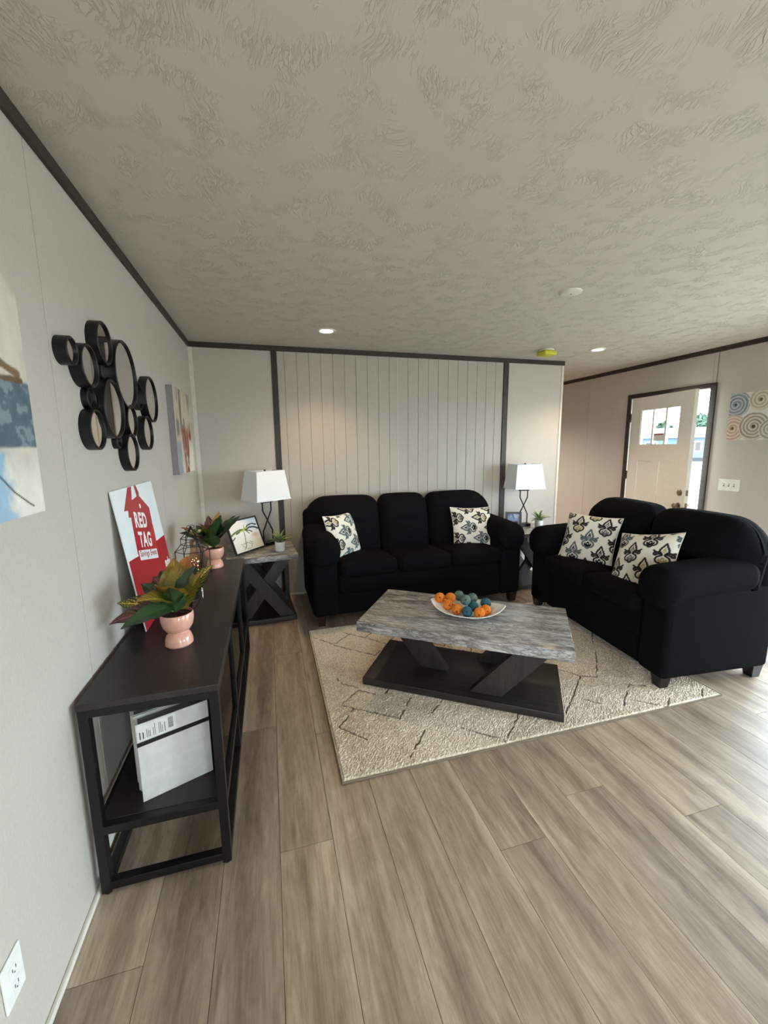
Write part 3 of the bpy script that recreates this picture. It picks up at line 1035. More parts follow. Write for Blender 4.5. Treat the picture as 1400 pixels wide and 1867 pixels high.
# ------------------------------------------------------------------ pillows
INK, SLATE, TAN, BLUE, BLK, GREY = S(44, 36, 34)[:3], S(92, 102, 104)[:3], S(178, 158, 112)[:3], S(118, 146, 152)[:3], S(18, 18, 24)[:3], S(112, 108, 104)[:3]
OUT = [(0, -1.0), (.16, -.93), (.24, -.80), (.40, -.80), (.56, -.66), (.62, -.46), (.52, -.24), (.30, -.12), (.12, -.04)]
SCR = [(.12, -.04), (.34, .10), (.56, .02), (.70, -.08), (.84, 0.0), (.86, .14), (.74, .20), (.66, .12)]
SPR = [(.30, .14), (.52, .24), (.76, .30), (.92, .42)]
TOP = [(.14, .06), (.30, .26), (.44, .34), (.36, .46), (.40, .56), (.28, .66), (.30, .76), (.16, .88), (.15, .98), (0, 1.25)]
def damask(c, x, y, outline, fill):
    ax = np.abs(x)
    inside_low = (1 - sm(-0.02, 0.02, ((ax / 0.42) ** 1.6 + (np.abs(y + 0.52) / 0.34) ** 1.6) - 1))
    c = lay(c, fill, inside_low)
    inside_up = (1 - sm(-0.05, 0.05, (ax / (0.26 * np.clip(1.15 - y, 0.05, 1))) ** 1.6 + (np.abs(y - 0.42) / 0.42) ** 2 - 1))
    c = lay(c, fill, inside_up * 0.95)
    c = lay(c, (0.82, 0.78, 0.72), (1 - sm(0.05, 0.09, np.hypot(ax * 1.1, y + 0.48))))
    c = lay(c, (0.82, 0.78, 0.72), (1 - sm(0.03, 0.06, segd(ax, y, [(0, -.12), (.18, -.26), (.22, -.42)]))) * .9)
    c = lay(c, (0.80, 0.76, 0.70), (1 - sm(0.02, 0.05, segd(ax, y, [(0.0, .08), (.12, .22), (.05, .4)]))) * .8)
    d = np.minimum(np.minimum(segd(ax, y, OUT), segd(ax, y, SCR)), np.minimum(segd(ax, y, SPR), segd(ax, y, TOP)))
    return lay(c, outline, 1 - sm(0.075, 0.11, d))
def make_pillow(label, loc, right, up, turn, ox, oy, seed, size=0.43, combos=None):
    """right / up: world directions of the pillow's face"""
    N = 120
    u, v = np.meshgrid(np.linspace(-1, 1, N), np.linspace(-1, 1, N))
    pin = 0.075
    X = u * size / 2 * (1 - pin * (1 - v ** 2) * np.abs(u) ** 1.5)
    Y = v * size / 2 * (1 - pin * (1 - u ** 2) * np.abs(v) ** 1.5)
    prof = np.clip((1 - u ** 2), 0, 1) ** 0.55 * np.clip((1 - v ** 2), 0, 1) ** 0.55
    Zt = 0.068 * prof + 0.003 * (fbm(u * 4 + seed, v * 4, seed) - 0.5) * prof
    px, py = u * size / 2, v * size / 2
    if turn:
        px, py = py, -px
    c = np.zeros(u.shape + (3,)) + np.array(S(238, 231, 217)[:3])
    combos = combos or [(INK, BLK), (INK, TAN), (SLATE, BLK), (INK, GREY)]
    for i in range(-4, 5):
        for j in range(-4, 5):
            for half in (0, 1):
                mx_, my_ = ox + i * 0.215 + half * 0.1075, oy + j * 0.25 + half * 0.125
                if abs(mx_) > 0.32 or abs(my_) > 0.34:
                    continue
                s = 0.072
                lx, ly = (px - mx_) / s, (py - my_) / s
                msk = (np.abs(lx) < 1.1) & (np.abs(ly) < 1.45)
                if not msk.any():
                    continue
                o_, f_ = combos[(i * 2 + half + j * 3 + seed) % len(combos)]
                c[msk] = damask(c[msk], lx[msk], ly[msk], o_, f_)
    V = np.concatenate([np.stack([X, Y, Zt], -1).reshape(-1, 3), np.stack([X, Y, -Zt], -1).reshape(-1, 3)])
    i = np.arange(N * N).reshape(N, N)
    F = np.stack([i[:-1, :-1], i[:-1, 1:], i[1:, 1:], i[1:, :-1]], -1).reshape(-1, 4)
    F = np.concatenate([F, (F + N * N)[:, ::-1]])
    cc = c.reshape(-1, 3)
    me = mesh('pillow', V, F.tolist(), True, np.concatenate([cc, cc]))
    r_, u_ = Vector(right).normalized(), Vector(up)
    u_ = (u_ - r_ * u_.dot(r_)).normalized()
    f_ = r_.cross(u_)
    t = thing('throw_pillow', label, 'pillow', loc, group='damask print throw pillows')
    t.rotation_euler = Matrix((r_, u_, f_)).transposed().to_euler()
    obj('cover', me, 'pillow', t)
    ring = []
    for k in range(160):
        a = k / 160 * 4
        s_, q = int(a), a - int(a)
        e = -1 + 2 * q
        uu, vv = [(e, -1), (1, e), (-e, 1), (-1, -e)][s_]
        ring.append((uu * size / 2 * (1 - pin * (1 - vv ** 2) * abs(uu) ** 1.5), vv * size / 2 * (1 - pin * (1 - uu ** 2) * abs(vv) ** 1.5), 0))
    obj('piping', tube(ring, 0.0035, 6, True), plain('cream_piping_%d' % seed, S(226, 220, 208), 0.9), t)
    return t
make_pillow('damask pillow turned sideways against the left arm of the three seat sofa', (1.258, 3.60, 0.702), (0.74, 0.66, -0.03), (-0.2, 0.25, 0.95), True, 0.03, 0.02, 0,
            0.41, [(SLATE, BLK), (INK, TAN), (SLATE, BLUE), (INK, GREY)])
make_pillow('damask pillow by the right arm of the three seat sofa', (2.570, 3.625, 0.695), (0.99, -0.13, -0.02), (0.08, 0.42, 0.9), True, -0.02, 0.05, 1,
            0.42, [(INK, GREY), (SLATE, BLK), (INK, GREY), (INK, TAN)])
make_pillow('upright damask pillow by the far arm of the loveseat', (3.185, 2.745, 0.715), (0.46, -0.88, -0.02), (0.36, 0.22, 0.88), False, 0.02, -0.02, 2, 0.43)
make_pillow('tilted damask pillow leaning at the near end of the loveseat', (3.125, 2.165, 0.69), (0.16, -0.96, 0.19), (0.50, 0.25, 0.82), False, -0.06, 0.03, 3, 0.44)

# ------------------------------------------------------------------ coffee table
ct = thing('coffee_table', 'coffee table with grey veined top and slanted dark plank legs', 'coffee table', (1.775, 2.21, 0.0200), R(-35))
obj('tabletop', rbox(1.22, 0.61, 0.062, 0.004, 2, 1, None, (0, 0.005, 0.445 - 0.031 - .0195)), 'stone', ct)
obj('base', rbox(1.168, 0.545, 0.045, 0.004, 2, 1, None, (-0.005, 0, 0.0225)), 'dark_oak', ct)
zt = 0.445 - 0.062 - 0.0195
for v, u0, lean in ((-0.18, 0.16, 0.86), (0.18, 0.16, 0.86), (0.0, -0.18, -0.80)):
    wd = 0.18
    sh = lean * (zt - 0.045)
    poly = [(u0 - wd / 2, 0.045), (u0 + wd / 2, 0.045), (u0 + wd / 2 + sh, zt), (u0 - wd / 2 + sh, zt)]
    obj('leg', prism(poly, v - 0.028, v + 0.028, 'y'), 'dark_oak_v', ct)

# ------------------------------------------------------------------ bowl and balls
def build_bowl():
    NU, NV = 48, 20
    V, F = [], []
    half_l, half_w = 0.230, 0.150
    def surf(a, q, off):
        # a = angle round the rim, q = 0 centre .. 1 rim
        cx, cy = math.cos(a), math.sin(a)
        rx = half_l * (abs(cx) ** 1.0) * (1 if cx > 0 else -1)
        ry = half_w * (abs(cy) ** 1.25) * (1 if cy > 0 else -1)
        x, y = rx * q, ry * q
        rimz = 0.030 + 0.036 * abs(cx) ** 4
        z = 0.006 + rimz * q ** 3.2
        return x, y, z + off
    for off in (0, -0.005):
        for i in range(NU):
            for j in range(NV + 1):
                V.append(surf(2 * PI * i / NU, j / NV, off))
    k = NV + 1
    for s in (0, 1):
        b = s * NU * k
        for i in range(NU):
            n = (i + 1) % NU
            for j in range(NV):
                f = (b + i * k + j, b + n * k + j, b + n * k + j + 1, b + i * k + j + 1)
                F.append(f if s == 0 else f[::-1])
    for i in range(NU):
        n = (i + 1) % NU
        F.append((i * k + NV, n * k + NV, NU * k + n * k + NV, NU * k + i * k + NV))
    me = mesh('dish', V, F)
    b = bmesh.new()
    b.from_mesh(me)
    bmesh.ops.remove_doubles(b, verts=b.verts, dist=1e-5)
    bmesh.ops.recalc_face_normals(b, faces=b.faces)
    b.to_mesh(me)
    b.free()
    me.polygons.foreach_set('use_smooth', np.ones(len(me.polygons), dtype=bool))
    t = thing('decorative_bowl', 'white boat shaped bowl with beaded rim on the coffee table', 'bowl', (1.806, 2.232, 0.4462), R(-32))
    obj('dish', me, 'bowl', t)
    foot = mesh('foot', [(0.09 * math.cos(2 * PI * i / 32), 0.045 * math.sin(2 * PI * i / 32), z) for z in (0, 0.008) for i in range(32)],
                [tuple(range(31, -1, -1)), tuple(range(32, 64))] + [(i, (i + 1) % 32, 32 + (i + 1) % 32, 32 + i) for i in range(32)], True)
    obj('foot', foot, 'bowl', t)
    beads = []
    for i in range(96):
        a = 2 * PI * i / 96
        x, y, z = surf(a, 1.0, -0.002)
        beads.append(lathe([(0, -0.0035), (0.0025, -0.0025), (0.0035, 0), (0.0025, 0.0025), (0, 0.0035)], 6, (x, y, z)))
    bd = obj('beaded_rim', join(*beads), 'bowl', t)
    bd['kind'] = 'stuff'
build_bowl()
def ball_mesh(r, col, dark, seed):
    b = bmesh.new()
    bmesh.ops.create_icosphere(b, subdivisions=4, radius=r)
    V = np.array([v.co[:] for v in b.verts])
    F = [tuple(v.index for v in f.verts) for f in b.faces]
    b.free()
    n = V / r
    rot = Matrix.Rotation(seed, 3, Vector((0.3, 0.8, 0.5)))
    q = n @ np.array(rot)
    wrap = np.sin(q[:, 0] * 14 + 3 * q[:, 1]) * np.sin(q[:, 1] * 13 - 4 * q[:, 2]) + 0.6 * np.sin(q[:, 2] * 22 + 5 * q[:, 0])
    V = V * (1 + 0.018 * wrap)[:, None]
    c = lay(np.zeros((len(V), 3)) + np.array(col[:3]), tuple(x * 0.6 for x in col[:3]), sm(0.2, -0.9, wrap))
    hd = np.array([-0.35 + 0.25 * math.sin(seed * 3), -0.8, -0.1 + 0.45 * math.cos(seed * 2)])
    hd /= np.linalg.norm(hd)
    dd = np.arccos(np.clip(n @ hd, -1, 1))
    hole = 1 - sm(0.13, 0.2, dd)
    c = lay(c, dark[:3], hole)
    V = V * (1 - 0.12 * hole)[:, None]
    return mesh('ball', V, F, True, c)
ORG, ODK = S(230, 128, 40), S(96, 20, 14)
TEA, TDK = S(48, 92, 102), S(16, 30, 36)
GRN, GDK = S(98, 118, 108), S(20, 24, 22)
balls = [(ORG, ODK, 1.675, 2.364, 0.515, 'leftmost orange twine ball, perched at the end of the white bowl'),
         (ORG, ODK, 1.740, 2.341, 0.516, 'orange twine ball at the back left of the white bowl'),
         (ORG, ODK, 1.697, 2.282, 0.497, 'orange twine ball second from the left at the front of the bowl'),
         (ORG, ODK, 1.729, 2.220, 0.488, 'orange twine ball beside the front teal ball, on its left'),
         (ORG, ODK, 1.830, 2.118, 0.491, 'frontmost orange twine ball right of the front teal ball'),
         (ORG, ODK, 1.890, 2.149, 0.489, 'rightmost orange twine ball in the white bowl'),
         (GRN, GDK, 1.814, 2.368, 0.512, 'grey green twine ball furthest back in the white bowl'),
         (GRN, GDK, 1.791, 2.230, 0.536, 'topmost grey green twine ball in the middle of the bowl'),
         (GRN, GDK, 1.878, 2.303, 0.512, 'grey green twine ball at the back right of the pile'),
         (TEA, TDK, 1.767, 2.160, 0.488, 'dark teal twine ball at the front of the white bowl'),
         (TEA, TDK, 1.841, 2.221, 0.491, 'dark teal twine ball in the middle of the pile'),
         (TEA, TDK, 1.931, 2.222, 0.502, 'rightmost dark teal twine ball in the white bowl')]
for k, (c, dk, x, y, z, lb) in enumerate(balls):
    obj('twine_ball', ball_mesh(0.0335, c, dk, k * 1.37), 'ball', None, (x, y, z), label=lb, cat='ball', group='twine balls in the white bowl')

# ------------------------------------------------------------------ end tables and lamps
def end_table(label, loc, rz):
    t = thing('end_table', label, 'end table', loc, rz, group='end tables with crossed plank sides')
    obj('tabletop', rbox(0.58, 0.58, 0.045, 0.004, 2, 1, None, (0, 0, 0.5775)), 'stone', t)
    obj('bottom_board', rbox(0.52, 0.52, 0.04, 0.004, 1, 1, None, (0, 0, 0.022)), 'dark_oak', t)
    for sx in (-1, 1):
        obj('post', box(sx * .235 - .02, sx * .235 + .02, 0.205, 0.245, 0.042, 0.555, 0.002), 'dark_oak_v', t)
    for yy, s in ((-0.215, 1), (-0.175, -1), (0.175, 1), (0.215, -1)):
        wd = 0.062
        poly = [(-s * 0.245, 0.555), (-s * (0.245 - 2 * wd), 0.555), (s * 0.245, 0.042), (s * (0.245 - 2 * wd), 0.042)]
        obj('cross_plank', prism(poly, yy - 0.018, yy + 0.018, 'y'), 'dark_oak_v', t)
    return t
ET_L, ET_R = (0.535, 3.735, 0), (3.29, 3.83, 0)
end_table('end table with crossed planks between the sideboard and the sofa', ET_L, R(4))
end_table('end table in the corner between sofa and loveseat', ET_R, 0)

def lamp(label, loc, rz):
    t = thing('table_lamp', label, 'lamp', loc, rz, group='table lamps with white tapered shades')
    obj('foot', rbox(0.15, 0.085, 0.03, 0.004, 1, 1, None, (0, 0, 0.015)), 'black_metal', t)
    for s in (-1, 1):
        for dy, nm in ((0.0, 'rod'),):
            pts = [(s * 0.055, s * 0.006, 0.03), (s * 0.055, s * 0.006, 0.135), (-s * 0.042, s * 0.006, 0.325), (-s * 0.042, s * 0.006, 0.40)]
            obj('rod', tube(pts, 0.0065, 8), 'black_metal', t)
    obj('cross_bar', box(-0.062, 0.062, -0.012, 0.012, 0.398, 0.41, 0.002), 'black_metal', t)
    obj('socket', lathe([(0, 0.41), (0.016, 0.41), (0.018, 0.47), (0.0, 0.475)], 16), 'black_metal', t)
    obj('harp', tube([(0.03 * math.cos(a) * (1.4 if abs(math.sin(a)) < .9 else 1), 0, 0.56 + 0.135 * math.sin(a)) for a in np.linspace(R(-75), R(255), 24)], 0.002, 6), 'nickel', t)
    zb, ztp = 0.425, 0.695
    bx_, by_, tx_, ty_ = 0.185, 0.125, 0.150, 0.092
    cb = [(-bx_, -by_), (bx_, -by_), (bx_, by_), (-bx_, by_)]
    ctp = [(-tx_, -ty_), (tx_, -ty_), (tx_, ty_), (-tx_, ty_)]
    th = 0.003
    V, F = [], []
    for ring, z in ((cb, zb), (ctp, ztp)):
        V += [(x, y, z) for x, y in ring]
    for ring, z in ((cb, zb), (ctp, ztp)):
        V += [(x - math.copysign(th, x), y - math.copysign(th, y), z) for x, y in ring]
    for i in range(4):
        j = (i + 1) % 4
        F += [(i, j, 4 + j, 4 + i), (8 + j, 8 + i, 12 + i, 12 + j), (j, i, 8 + i, 8 + j), (4 + i, 4 + j, 12 + j, 12 + i)]
    sh = obj('lamp_shade', mesh('lamp_shade', V, F), 'shade', t)
    for ring, z, sg in ((cb, zb, 1), (ctp, ztp, -1)):
        obj('shade_binding', tube([(x * 1.004, y * 1.004, z + sg * 0.003) for x, y in ring], 0.0035, 6, True), 'shade_trim', sh)
    obj('spider', join(tube([(-tx_, 0, ztp - .012), (tx_, 0, ztp - .012)], 0.002, 6), tube([(0, -ty_, ztp - .012), (0, ty_, ztp - .012)], 0.002, 6)), 'nickel', sh)
    obj('finial', lathe([(0, ztp - .015), (0.009, ztp - .015), (0.009, ztp + .006), (0.0, ztp + .010)], 12), 'black_metal', sh)
    return t
lamp('table lamp with white tapered shade beside the palm tree print', (0.602, 3.90, 0.6005), R(36))
lamp('table lamp with white tapered shade on the corner end table', (3.36, 3.93, 0.6005), R(-2))

# ------------------------------------------------------------------ plants
def leaf_mesh(L, Wd, droop, fold, cfn, seed, nu=22, nv=11, wave=0.0):
    s, q = np.meshgrid(np.linspace(0, 1, nu), np.linspace(-1, 1, nv), indexing='ij')
    wdt = Wd / 2 * np.sin(PI * np.clip(s, 0, 1) ** 0.75) ** 0.8 * (1 - 0.25 * s)
    wdt = np.where(s < 0.12, np.maximum(wdt * s / 0.12, 0.003), wdt)
    X = q * wdt
    ang = droop * s
    Yp = np.cumsum(np.cos(ang), 0) * L / nu
    Zp = np.cumsum(np.sin(-ang), 0) * L / nu
    Z = Zp + fold * np.abs(X) + wave * np.sin(s * 22 + seed) * np.abs(q) * Wd * 0.1
    c = cfn(s, q)
    V = np.stack([X, Yp, Z], -1).reshape(-1, 3)
    i = np.arange(nu * nv).reshape(nu, nv)
    F = np.stack([i[:-1, :-1], i[:-1, 1:], i[1:, 1:], i[1:, :-1]], -1).reshape(-1, 4)
    n = len(V)
    nz = np.array([0, 0, 0.0008])
    V = np.concatenate([V, V - nz])
    F = np.concatenate([F, (F + n)[:, ::-1]])
    cc = c.reshape(-1, 3)
    return mesh('leaf', V, F.tolist(), True, np.concatenate([cc, cc * 0.8]))
def croton_col(body, vein, tip, amount, edge=None):
    def f(s, q):
        c = np.zeros(s.shape + (3,)) + np.array(body[:3])
        c = lay(c, tip, sm(0.5, 1.0, s) * 0.7)
        if edge is not None:
            c = lay(c, edge, sm(0.75, 1.0, np.abs(q)) * 0.8)
        lat = np.abs(((s - 0.28 * np.abs(q)) * 9) % 1.0 - 0.5)
        c = lay(c, vein, (1 - sm(0.05, 0.16, lat)) * amount * sm(1.0, 0.6, np.abs(q)))
        c = lay(c, vein, (1 - sm(0.04, 0.12, np.abs(q))) * min(1, amount + 0.25))
        return c
    return f
GR, DG, OL, YE, OR, BR, PU = S(50, 78, 44), S(34, 52, 32), S(116, 104, 40), S(236, 206, 76), S(208, 112, 58), S(140, 80, 40), S(84, 52, 50)
kinds = {'veined': croton_col(DG, YE, DG, 0.9), 'olive': croton_col(OL, YE, BR, 0.35), 'gold': croton_col(S(150, 106, 40), S(176, 130, 60), OL, 0.25, OL),
         'green': croton_col(GR, S(70, 92, 52), DG, 0.3), 'purple': croton_col(PU, S(168, 110, 100), PU, 0.7), 'copper': croton_col(OL, OR, S(184, 92, 40), 0.4),
         'yellow': croton_col(S(214, 160, 74), S(228, 186, 104), S(186, 124, 56), 0.3, S(128, 70, 38))}
def pot_profile():
    return [(0, 0), (0.048, 0.0), (0.053, 0.006), (0.052, 0.025), (0.045, 0.045), (0.034, 0.056), (0.034, 0.058), (0.048, 0.066),
            (0.058, 0.085), (0.062, 0.108), (0.0615, 0.132), (0.0585, 0.136), (0.056, 0.132), (0.056, 0.122), (0, 0.122)]
def croton(label, loc, leaves, roll):
    t = thing('potted_croton', label, 'potted plant', loc, group='croton plants in pink pots')
    pt = obj('pot', lathe(pot_profile(), 40), 'pink', t)
    def lump(V, h):
        V = V.copy()
        V[:, 2] += 0.006 * (fbm(V[:, 0] * 120, V[:, 1] * 120, 4) - .3)
        return V
    n = 14
    V = [(0, 0, 0.128)] + [(0.0558 * (k + 1) / 6 * math.cos(2 * PI * i / 28), 0.0558 * (k + 1) / 6 * math.sin(2 * PI * i / 28),
                            0.124 + (0.007 * random.random() if k < 5 else 0)) for k in range(6) for i in range(28)]
    F = [(0, 1 + i, 1 + (i + 1) % 28) for i in range(28)]
    for k in range(5):
        for i in range(28):
            F.append((1 + k * 28 + i, 1 + (k + 1) * 28 + i, 1 + (k + 1) * 28 + (i + 1) % 28, 1 + k * 28 + (i + 1) % 28))
    obj('soil', mesh('soil', V, F), 'soil', pt)
    obj('stem', tube([(0, 0, 0.12), (0.003, 0.002, 0.16), (0.0, 0.0, 0.19)], 0.006, 8), 'leg_brown', t)
    for k, (az, el, L, Wd, dr, kd) in enumerate(leaves):
        me = leaf_mesh(L, Wd, R(dr), 0.35, kinds[kd], k, 44, 15, wave=0.25)
        o = obj('leaf', me, 'leaf', t, (0.006 * math.cos(R(az)), 0.006 * math.sin(R(az)), 0.135 + 0.045 * (k % 4) / 3))
        o.rotation_euler = (Matrix.Rotation(R(az - 90), 3, 'Z') @ Matrix.Rotation(R(el), 3, 'X') @ Matrix.Rotation(R(roll * math.cos(R(az))), 3, 'Y')).to_euler()
        # local +y is the leaf axis; rotate up by el, then to azimuth az
    return t
near_leaves = [(186, 30, .225, .105, 42, 'veined'), (203, 14, .235, .09, 50, 'purple'), (222, 4, .20, .085, 28, 'green'), (258, 55, .165, .135, 25, 'gold'),
               (272, 60, .16, .10, 6, 'green'), (150, 58, .17, .11, 30, 'purple'), (100, 66, .20, .125, 18, 'olive'), (70, 62, .20, .12, 22, 'copper'),
               (24, 62, .18, .10, 24, 'olive'), (38, 50, .235, .095, 36, 'veined'), (350, 72, .18, .10, 20, 'green'), (128, 50, .185, .10, 40, 'green'),
               (80, 46, .20, .095, 40, 'veined'), (172, 50, .17, .10, 30, 'green'), (60, 50, .20, .09, 35, 'green'), (232, 34, .16, .10, 30, 'olive')]
far_leaves = [(195, 50, .24, .105, 22, 'copper'), (238, 64, .20, .125, 12, 'olive'), (178, 34, .22, .105, 30, 'green'), (300, 58, .23, .125, 5, 'green'),
              (60, 76, .245, .105, 12, 'yellow'), (110, 66, .22, .105, 18, 'purple'), (345, 56, .235, .12, 12, 'green'), (15, 44, .235, .085, 10, 'green'),
              (268, 48, .19, .11, 10, 'green'), (140, 50, .21, .10, 32, 'green'), (320, 72, .20, .11, 8, 'gold'), (215, 40, .20, .105, 20, 'green')]
croton('nearest croton with wide yellow veined leaves in a pink hourglass pot', (0.250, 1.735, 0.7105), near_leaves, 42)
croton('further croton with upright copper leaves in a pink hourglass pot', (0.258, 2.862, 0.7105), far_leaves, 30)

def spike_col(s, q):
    c = np.zeros(s.shape + (3,)) + np.array(S(70, 116, 62)[:3])
    c = lay(c, S(206, 214, 150), sm(0.45, 0.8, np.abs(q)))
    return lay(c, S(150, 178, 104), (1 - sm(0.05, 0.25, np.abs(q))) * 0.6)
def small_plant(label, loc, seed, sc):
    t = thing('small_potted_plant', label, 'potted plant', loc, group='small variegated plants in white pots')
    pt = obj('pot', lathe([(0, 0), (0.038, 0), (0.041, 0.003), (0.045, 0.082), (0.043, 0.085), (0.040, 0.082), (0.040, 0.074), (0, 0.074)], 32), 'white_ceramic', t)
    obj('soil', lathe([(0, 0.077), (0.02, 0.078), (0.0402, 0.075)], 20), 'soil', pt)
    rr = random.Random(seed)
    mes = [leaf_mesh(L, 0.032, R(d), 0.5, spike_col, 1, 12, 5) for L, d in ((0.11, 20), (0.13, 40), (0.10, 55))]
    for k in range(18):
        az = k * 137.5 + rr.uniform(-15, 15)
        el = 80 - k * 3.6 + rr.uniform(-6, 6)
        obj('leaf', mes[k % 3], 'leaf_matt', t, (0.008 * math.cos(R(az)), 0.008 * math.sin(R(az)), 0.078 + 0.012 * (1 - k / 18)), (R(el), 0, R(az - 90)))
    return t
small_plant('small variegated plant in a white pot beside the palm tree print', (0.70, 3.625, 0.6005), 3, 1)
small_plant('small variegated plant in a white pot on the corner end table', (3.475, 3.80, 0.6005), 5, 1)

# ------------------------------------------------------------------ sideboard
SBX0, SBX1, SBY0, SBY1, SBZ = 0.018, 0.434, 1.378, 3.045, 0.71
sb = thing('sideboard', 'long black metal framed sideboard along the left wall', 'sideboard', (0, 0, 0))
obj('top_board', box(SBX0, SBX1, SBY0, SBY1, SBZ - 0.022, SBZ, 0.002), 'side_top', sb)
lt = 0.03
upr = [SBY0 + 0.002, (SBY0 * 2 + SBY1) / 3, (SBY0 + 2 * SBY1) / 3, SBY1 - lt - 0.002]
for i, y in enumerate(upr):
    for x in (SBX0 + 0.001, SBX1 - lt - 0.001):
        if i in (0, 3):
            obj('leg', box(x, x + lt, y, y + lt, 0.008, SBZ - 0.022, 0.002), 'black_metal', sb)
            obj('foot', lathe([(0, 0), (0.011, 0), (0.012, 0.008), (0, 0.008)], 14, (x + lt / 2, y + lt / 2, 0)), 'black_metal', sb)
        else:
            obj('upright', box(x, x + lt, y, y + lt * .8, 0.018, SBZ - 0.022, 0.002), 'black_metal', sb)
for y in (upr[0], upr[-1]):
    for z0, z1, nm in ((0.018, 0.048, 'bottom_rail'), (0.232, 0.262, 'shelf_rail'), (SBZ - 0.05, SBZ - 0.022, 'top_rail')):
        obj(nm, box(SBX0 + lt, SBX1 - lt, y, y + lt, z0, z1, 0.002), 'black_metal', sb)
for x in (SBX0 + 0.001, SBX1 - lt - 0.001):
    for z0, z1, nm in ((0.018, 0.048, 'bottom_rail'), (0.232, 0.262, 'shelf_rail'), (SBZ - 0.05, SBZ - 0.022, 'top_rail')):
        obj(nm, box(x, x + lt, SBY0 + lt, SBY1 - lt, z0, z1, 0.002), 'black_metal', sb)
obj('shelf', box(SBX0 + lt * .5, SBX1 - lt - .001, SBY0 + lt, SBY1 - lt, 0.246, 0.264, 0.001), 'side_top', sb)
for i in range(3):
    a, b = upr[i] + lt, upr[i + 1]
    obj('glass_panel', box(SBX1 - 0.018, SBX1 - 0.013, a, b, 0.262, SBZ - 0.05), 'smoked', sb)

# binders on the shelf
def binder(label, loc, rz, dep, lbl):
    t = thing('ring_binder', label, 'binder', loc, rz, group='white binders on the sideboard shelf')
    w, h = 0.236, 0.298
    obj('cover', join(box(0, w, 0, 0.004, 0, h, 0.0015), box(0, w, dep - 0.004, dep, 0, h, 0.0015), box(w - 0.004, w, 0.002, dep - 0.002, 0, h, 0.001)), 'binder', t)
    obj('pages', box(0.012, w - 0.012, 0.007, dep - 0.007, 0.006, h - 0.010), 'paper', t)
    if lbl:
        obj('elastic_band', box(-0.0006, w + 0.0006, -0.0012, 0.0005, 0.214, 0.230), 'black_band', t)
        lb = obj('label_sheet', box(0.004, 0.125, -0.0009, 0.0002, 0.234, 0.292), 'white_plastic', t)
        rr = random.Random(4)
        for x0, x1, m_ in ((0.010, 0.013, 'print_dark'), (0.020, 0.023, 'print_dark'), (0.032, 0.034, 'print_grey'), (0.037, 0.039, 'print_grey'), (0.042, 0.044, 'print_grey'),
                           (0.052, 0.054, 'print_grey'), (0.057, 0.059, 'print_grey'), (0.070, 0.072, 'print_grey'), (0.075, 0.077, 'print_grey'), (0.080, 0.082, 'print_grey'), (0.088, 0.090, 'print_dark')):
            obj('printed_line', box(x0, x1, -0.0012, -0.0008, 0.240, 0.262 + 0.024 * rr.random()), m_, lb)
        z = 0.246
        for k in range(14):
            wz = 0.0008 + 0.0014 * rr.random()
            obj('barcode_bar', box(0.100, 0.116, -0.0012, -0.0008, z, z + wz), 'print_dark', lb)
            z += wz + 0.001 + 0.0008 * rr.random()
    return t
ba = math.atan2(1.537 - 1.449, 0.368 - 0.151)
binder('white binder in front with a black elastic band and barcode label', (0.151, 1.449, 0.2645), ba, 0.062, True)
binder('plain white binder standing behind the barcode binder', (0.151 - 0.066 * math.sin(ba) - 0.004, 1.449 + 0.066 * math.cos(ba), 0.2645), ba, 0.05, False)

# ------------------------------------------------------------------ lantern
ln = thing('wire_lantern', 'black wire house shaped lantern holding an amber bulb', 'lantern', (0.150, 2.728, 0.7105), R(12))
def hexr(r, z, n=6, a0=0):
    return [(r * math.cos(2 * PI * i / n + a0), r * math.sin(2 * PI * i / n + a0), z) for i in range(n)]
wr_ = 0.0022
ringA, ringB, ringC, ringD = hexr(0.098, 0.004), hexr(0.098, 0.158), hexr(0.062, 0.200), hexr(0.062, 0.236)
apex = (0, 0, 0.302)
for nm, rg in (('bottom_ring', ringA), ('eave_ring', ringB), ('neck_ring', ringC), ('upper_ring', ringD)):
    obj(nm, tube(rg, wr_, 6, True), 'black_wire', ln)
for i in range(6):
    obj('post', tube([ringA[i], ringB[i]], wr_, 6), 'black_wire', ln)
    obj('rafter', tube([ringB[i], ringC[i], ringD[i], apex], wr_, 6), 'black_wire', ln)
obj('hanging_ring', tube([(0.022 * math.cos(a), 0, 0.304 + 0.010 * math.sin(a) + 0.004) for a in np.linspace(0, 2 * PI, 20)[:-1]], 0.002, 6, True), 'black_wire', ln)
obj('finial', lathe([(0, 0.298), (0.007, 0.300), (0.008, 0.308), (0, 0.314)], 12), 'black_wire', ln)
blb = obj('bulb', lathe([(0, 0.012), (0.020, 0.013), (0.036, 0.028), (0.046, 0.055), (0.047, 0.075), (0.040, 0.105), (0.026, 0.135), (0.020, 0.16), (0.020, 0.21), (0, 0.215)], 28, (0.008, 0, 0)), 'amber', ln)
obj('bulb_cap', lathe([(0.0205, 0.185), (0.022, 0.19), (0.021, 0.196), (0.022, 0.202), (0.021, 0.208), (0.022, 0.214), (0.010, 0.226), (0, 0.228)], 20, (0.008, 0, 0)), 'nickel', ln)
pts = []
rr = random.Random(2)
for k in range(60):
    a = k * 0.9
    r_ = 0.030 * (0.5 + 0.5 * rr.random())
    pts.append((0.008 + r_ * math.cos(a), r_ * math.sin(a), 0.028 + 0.075 * (k / 60)))
obj('copper_wire', tube(pts, 0.0007, 4), plain('copper_wire', S(200, 120, 80), 0.25, 1.0), blb)
fl = [lathe([(0, -.002), (.002, 0), (0, .002)], 6, p) for p in pts[::3]]
fo = obj('fairy_lights', join(*fl), 'fairy', blb)
fo['kind'] = 'stuff'

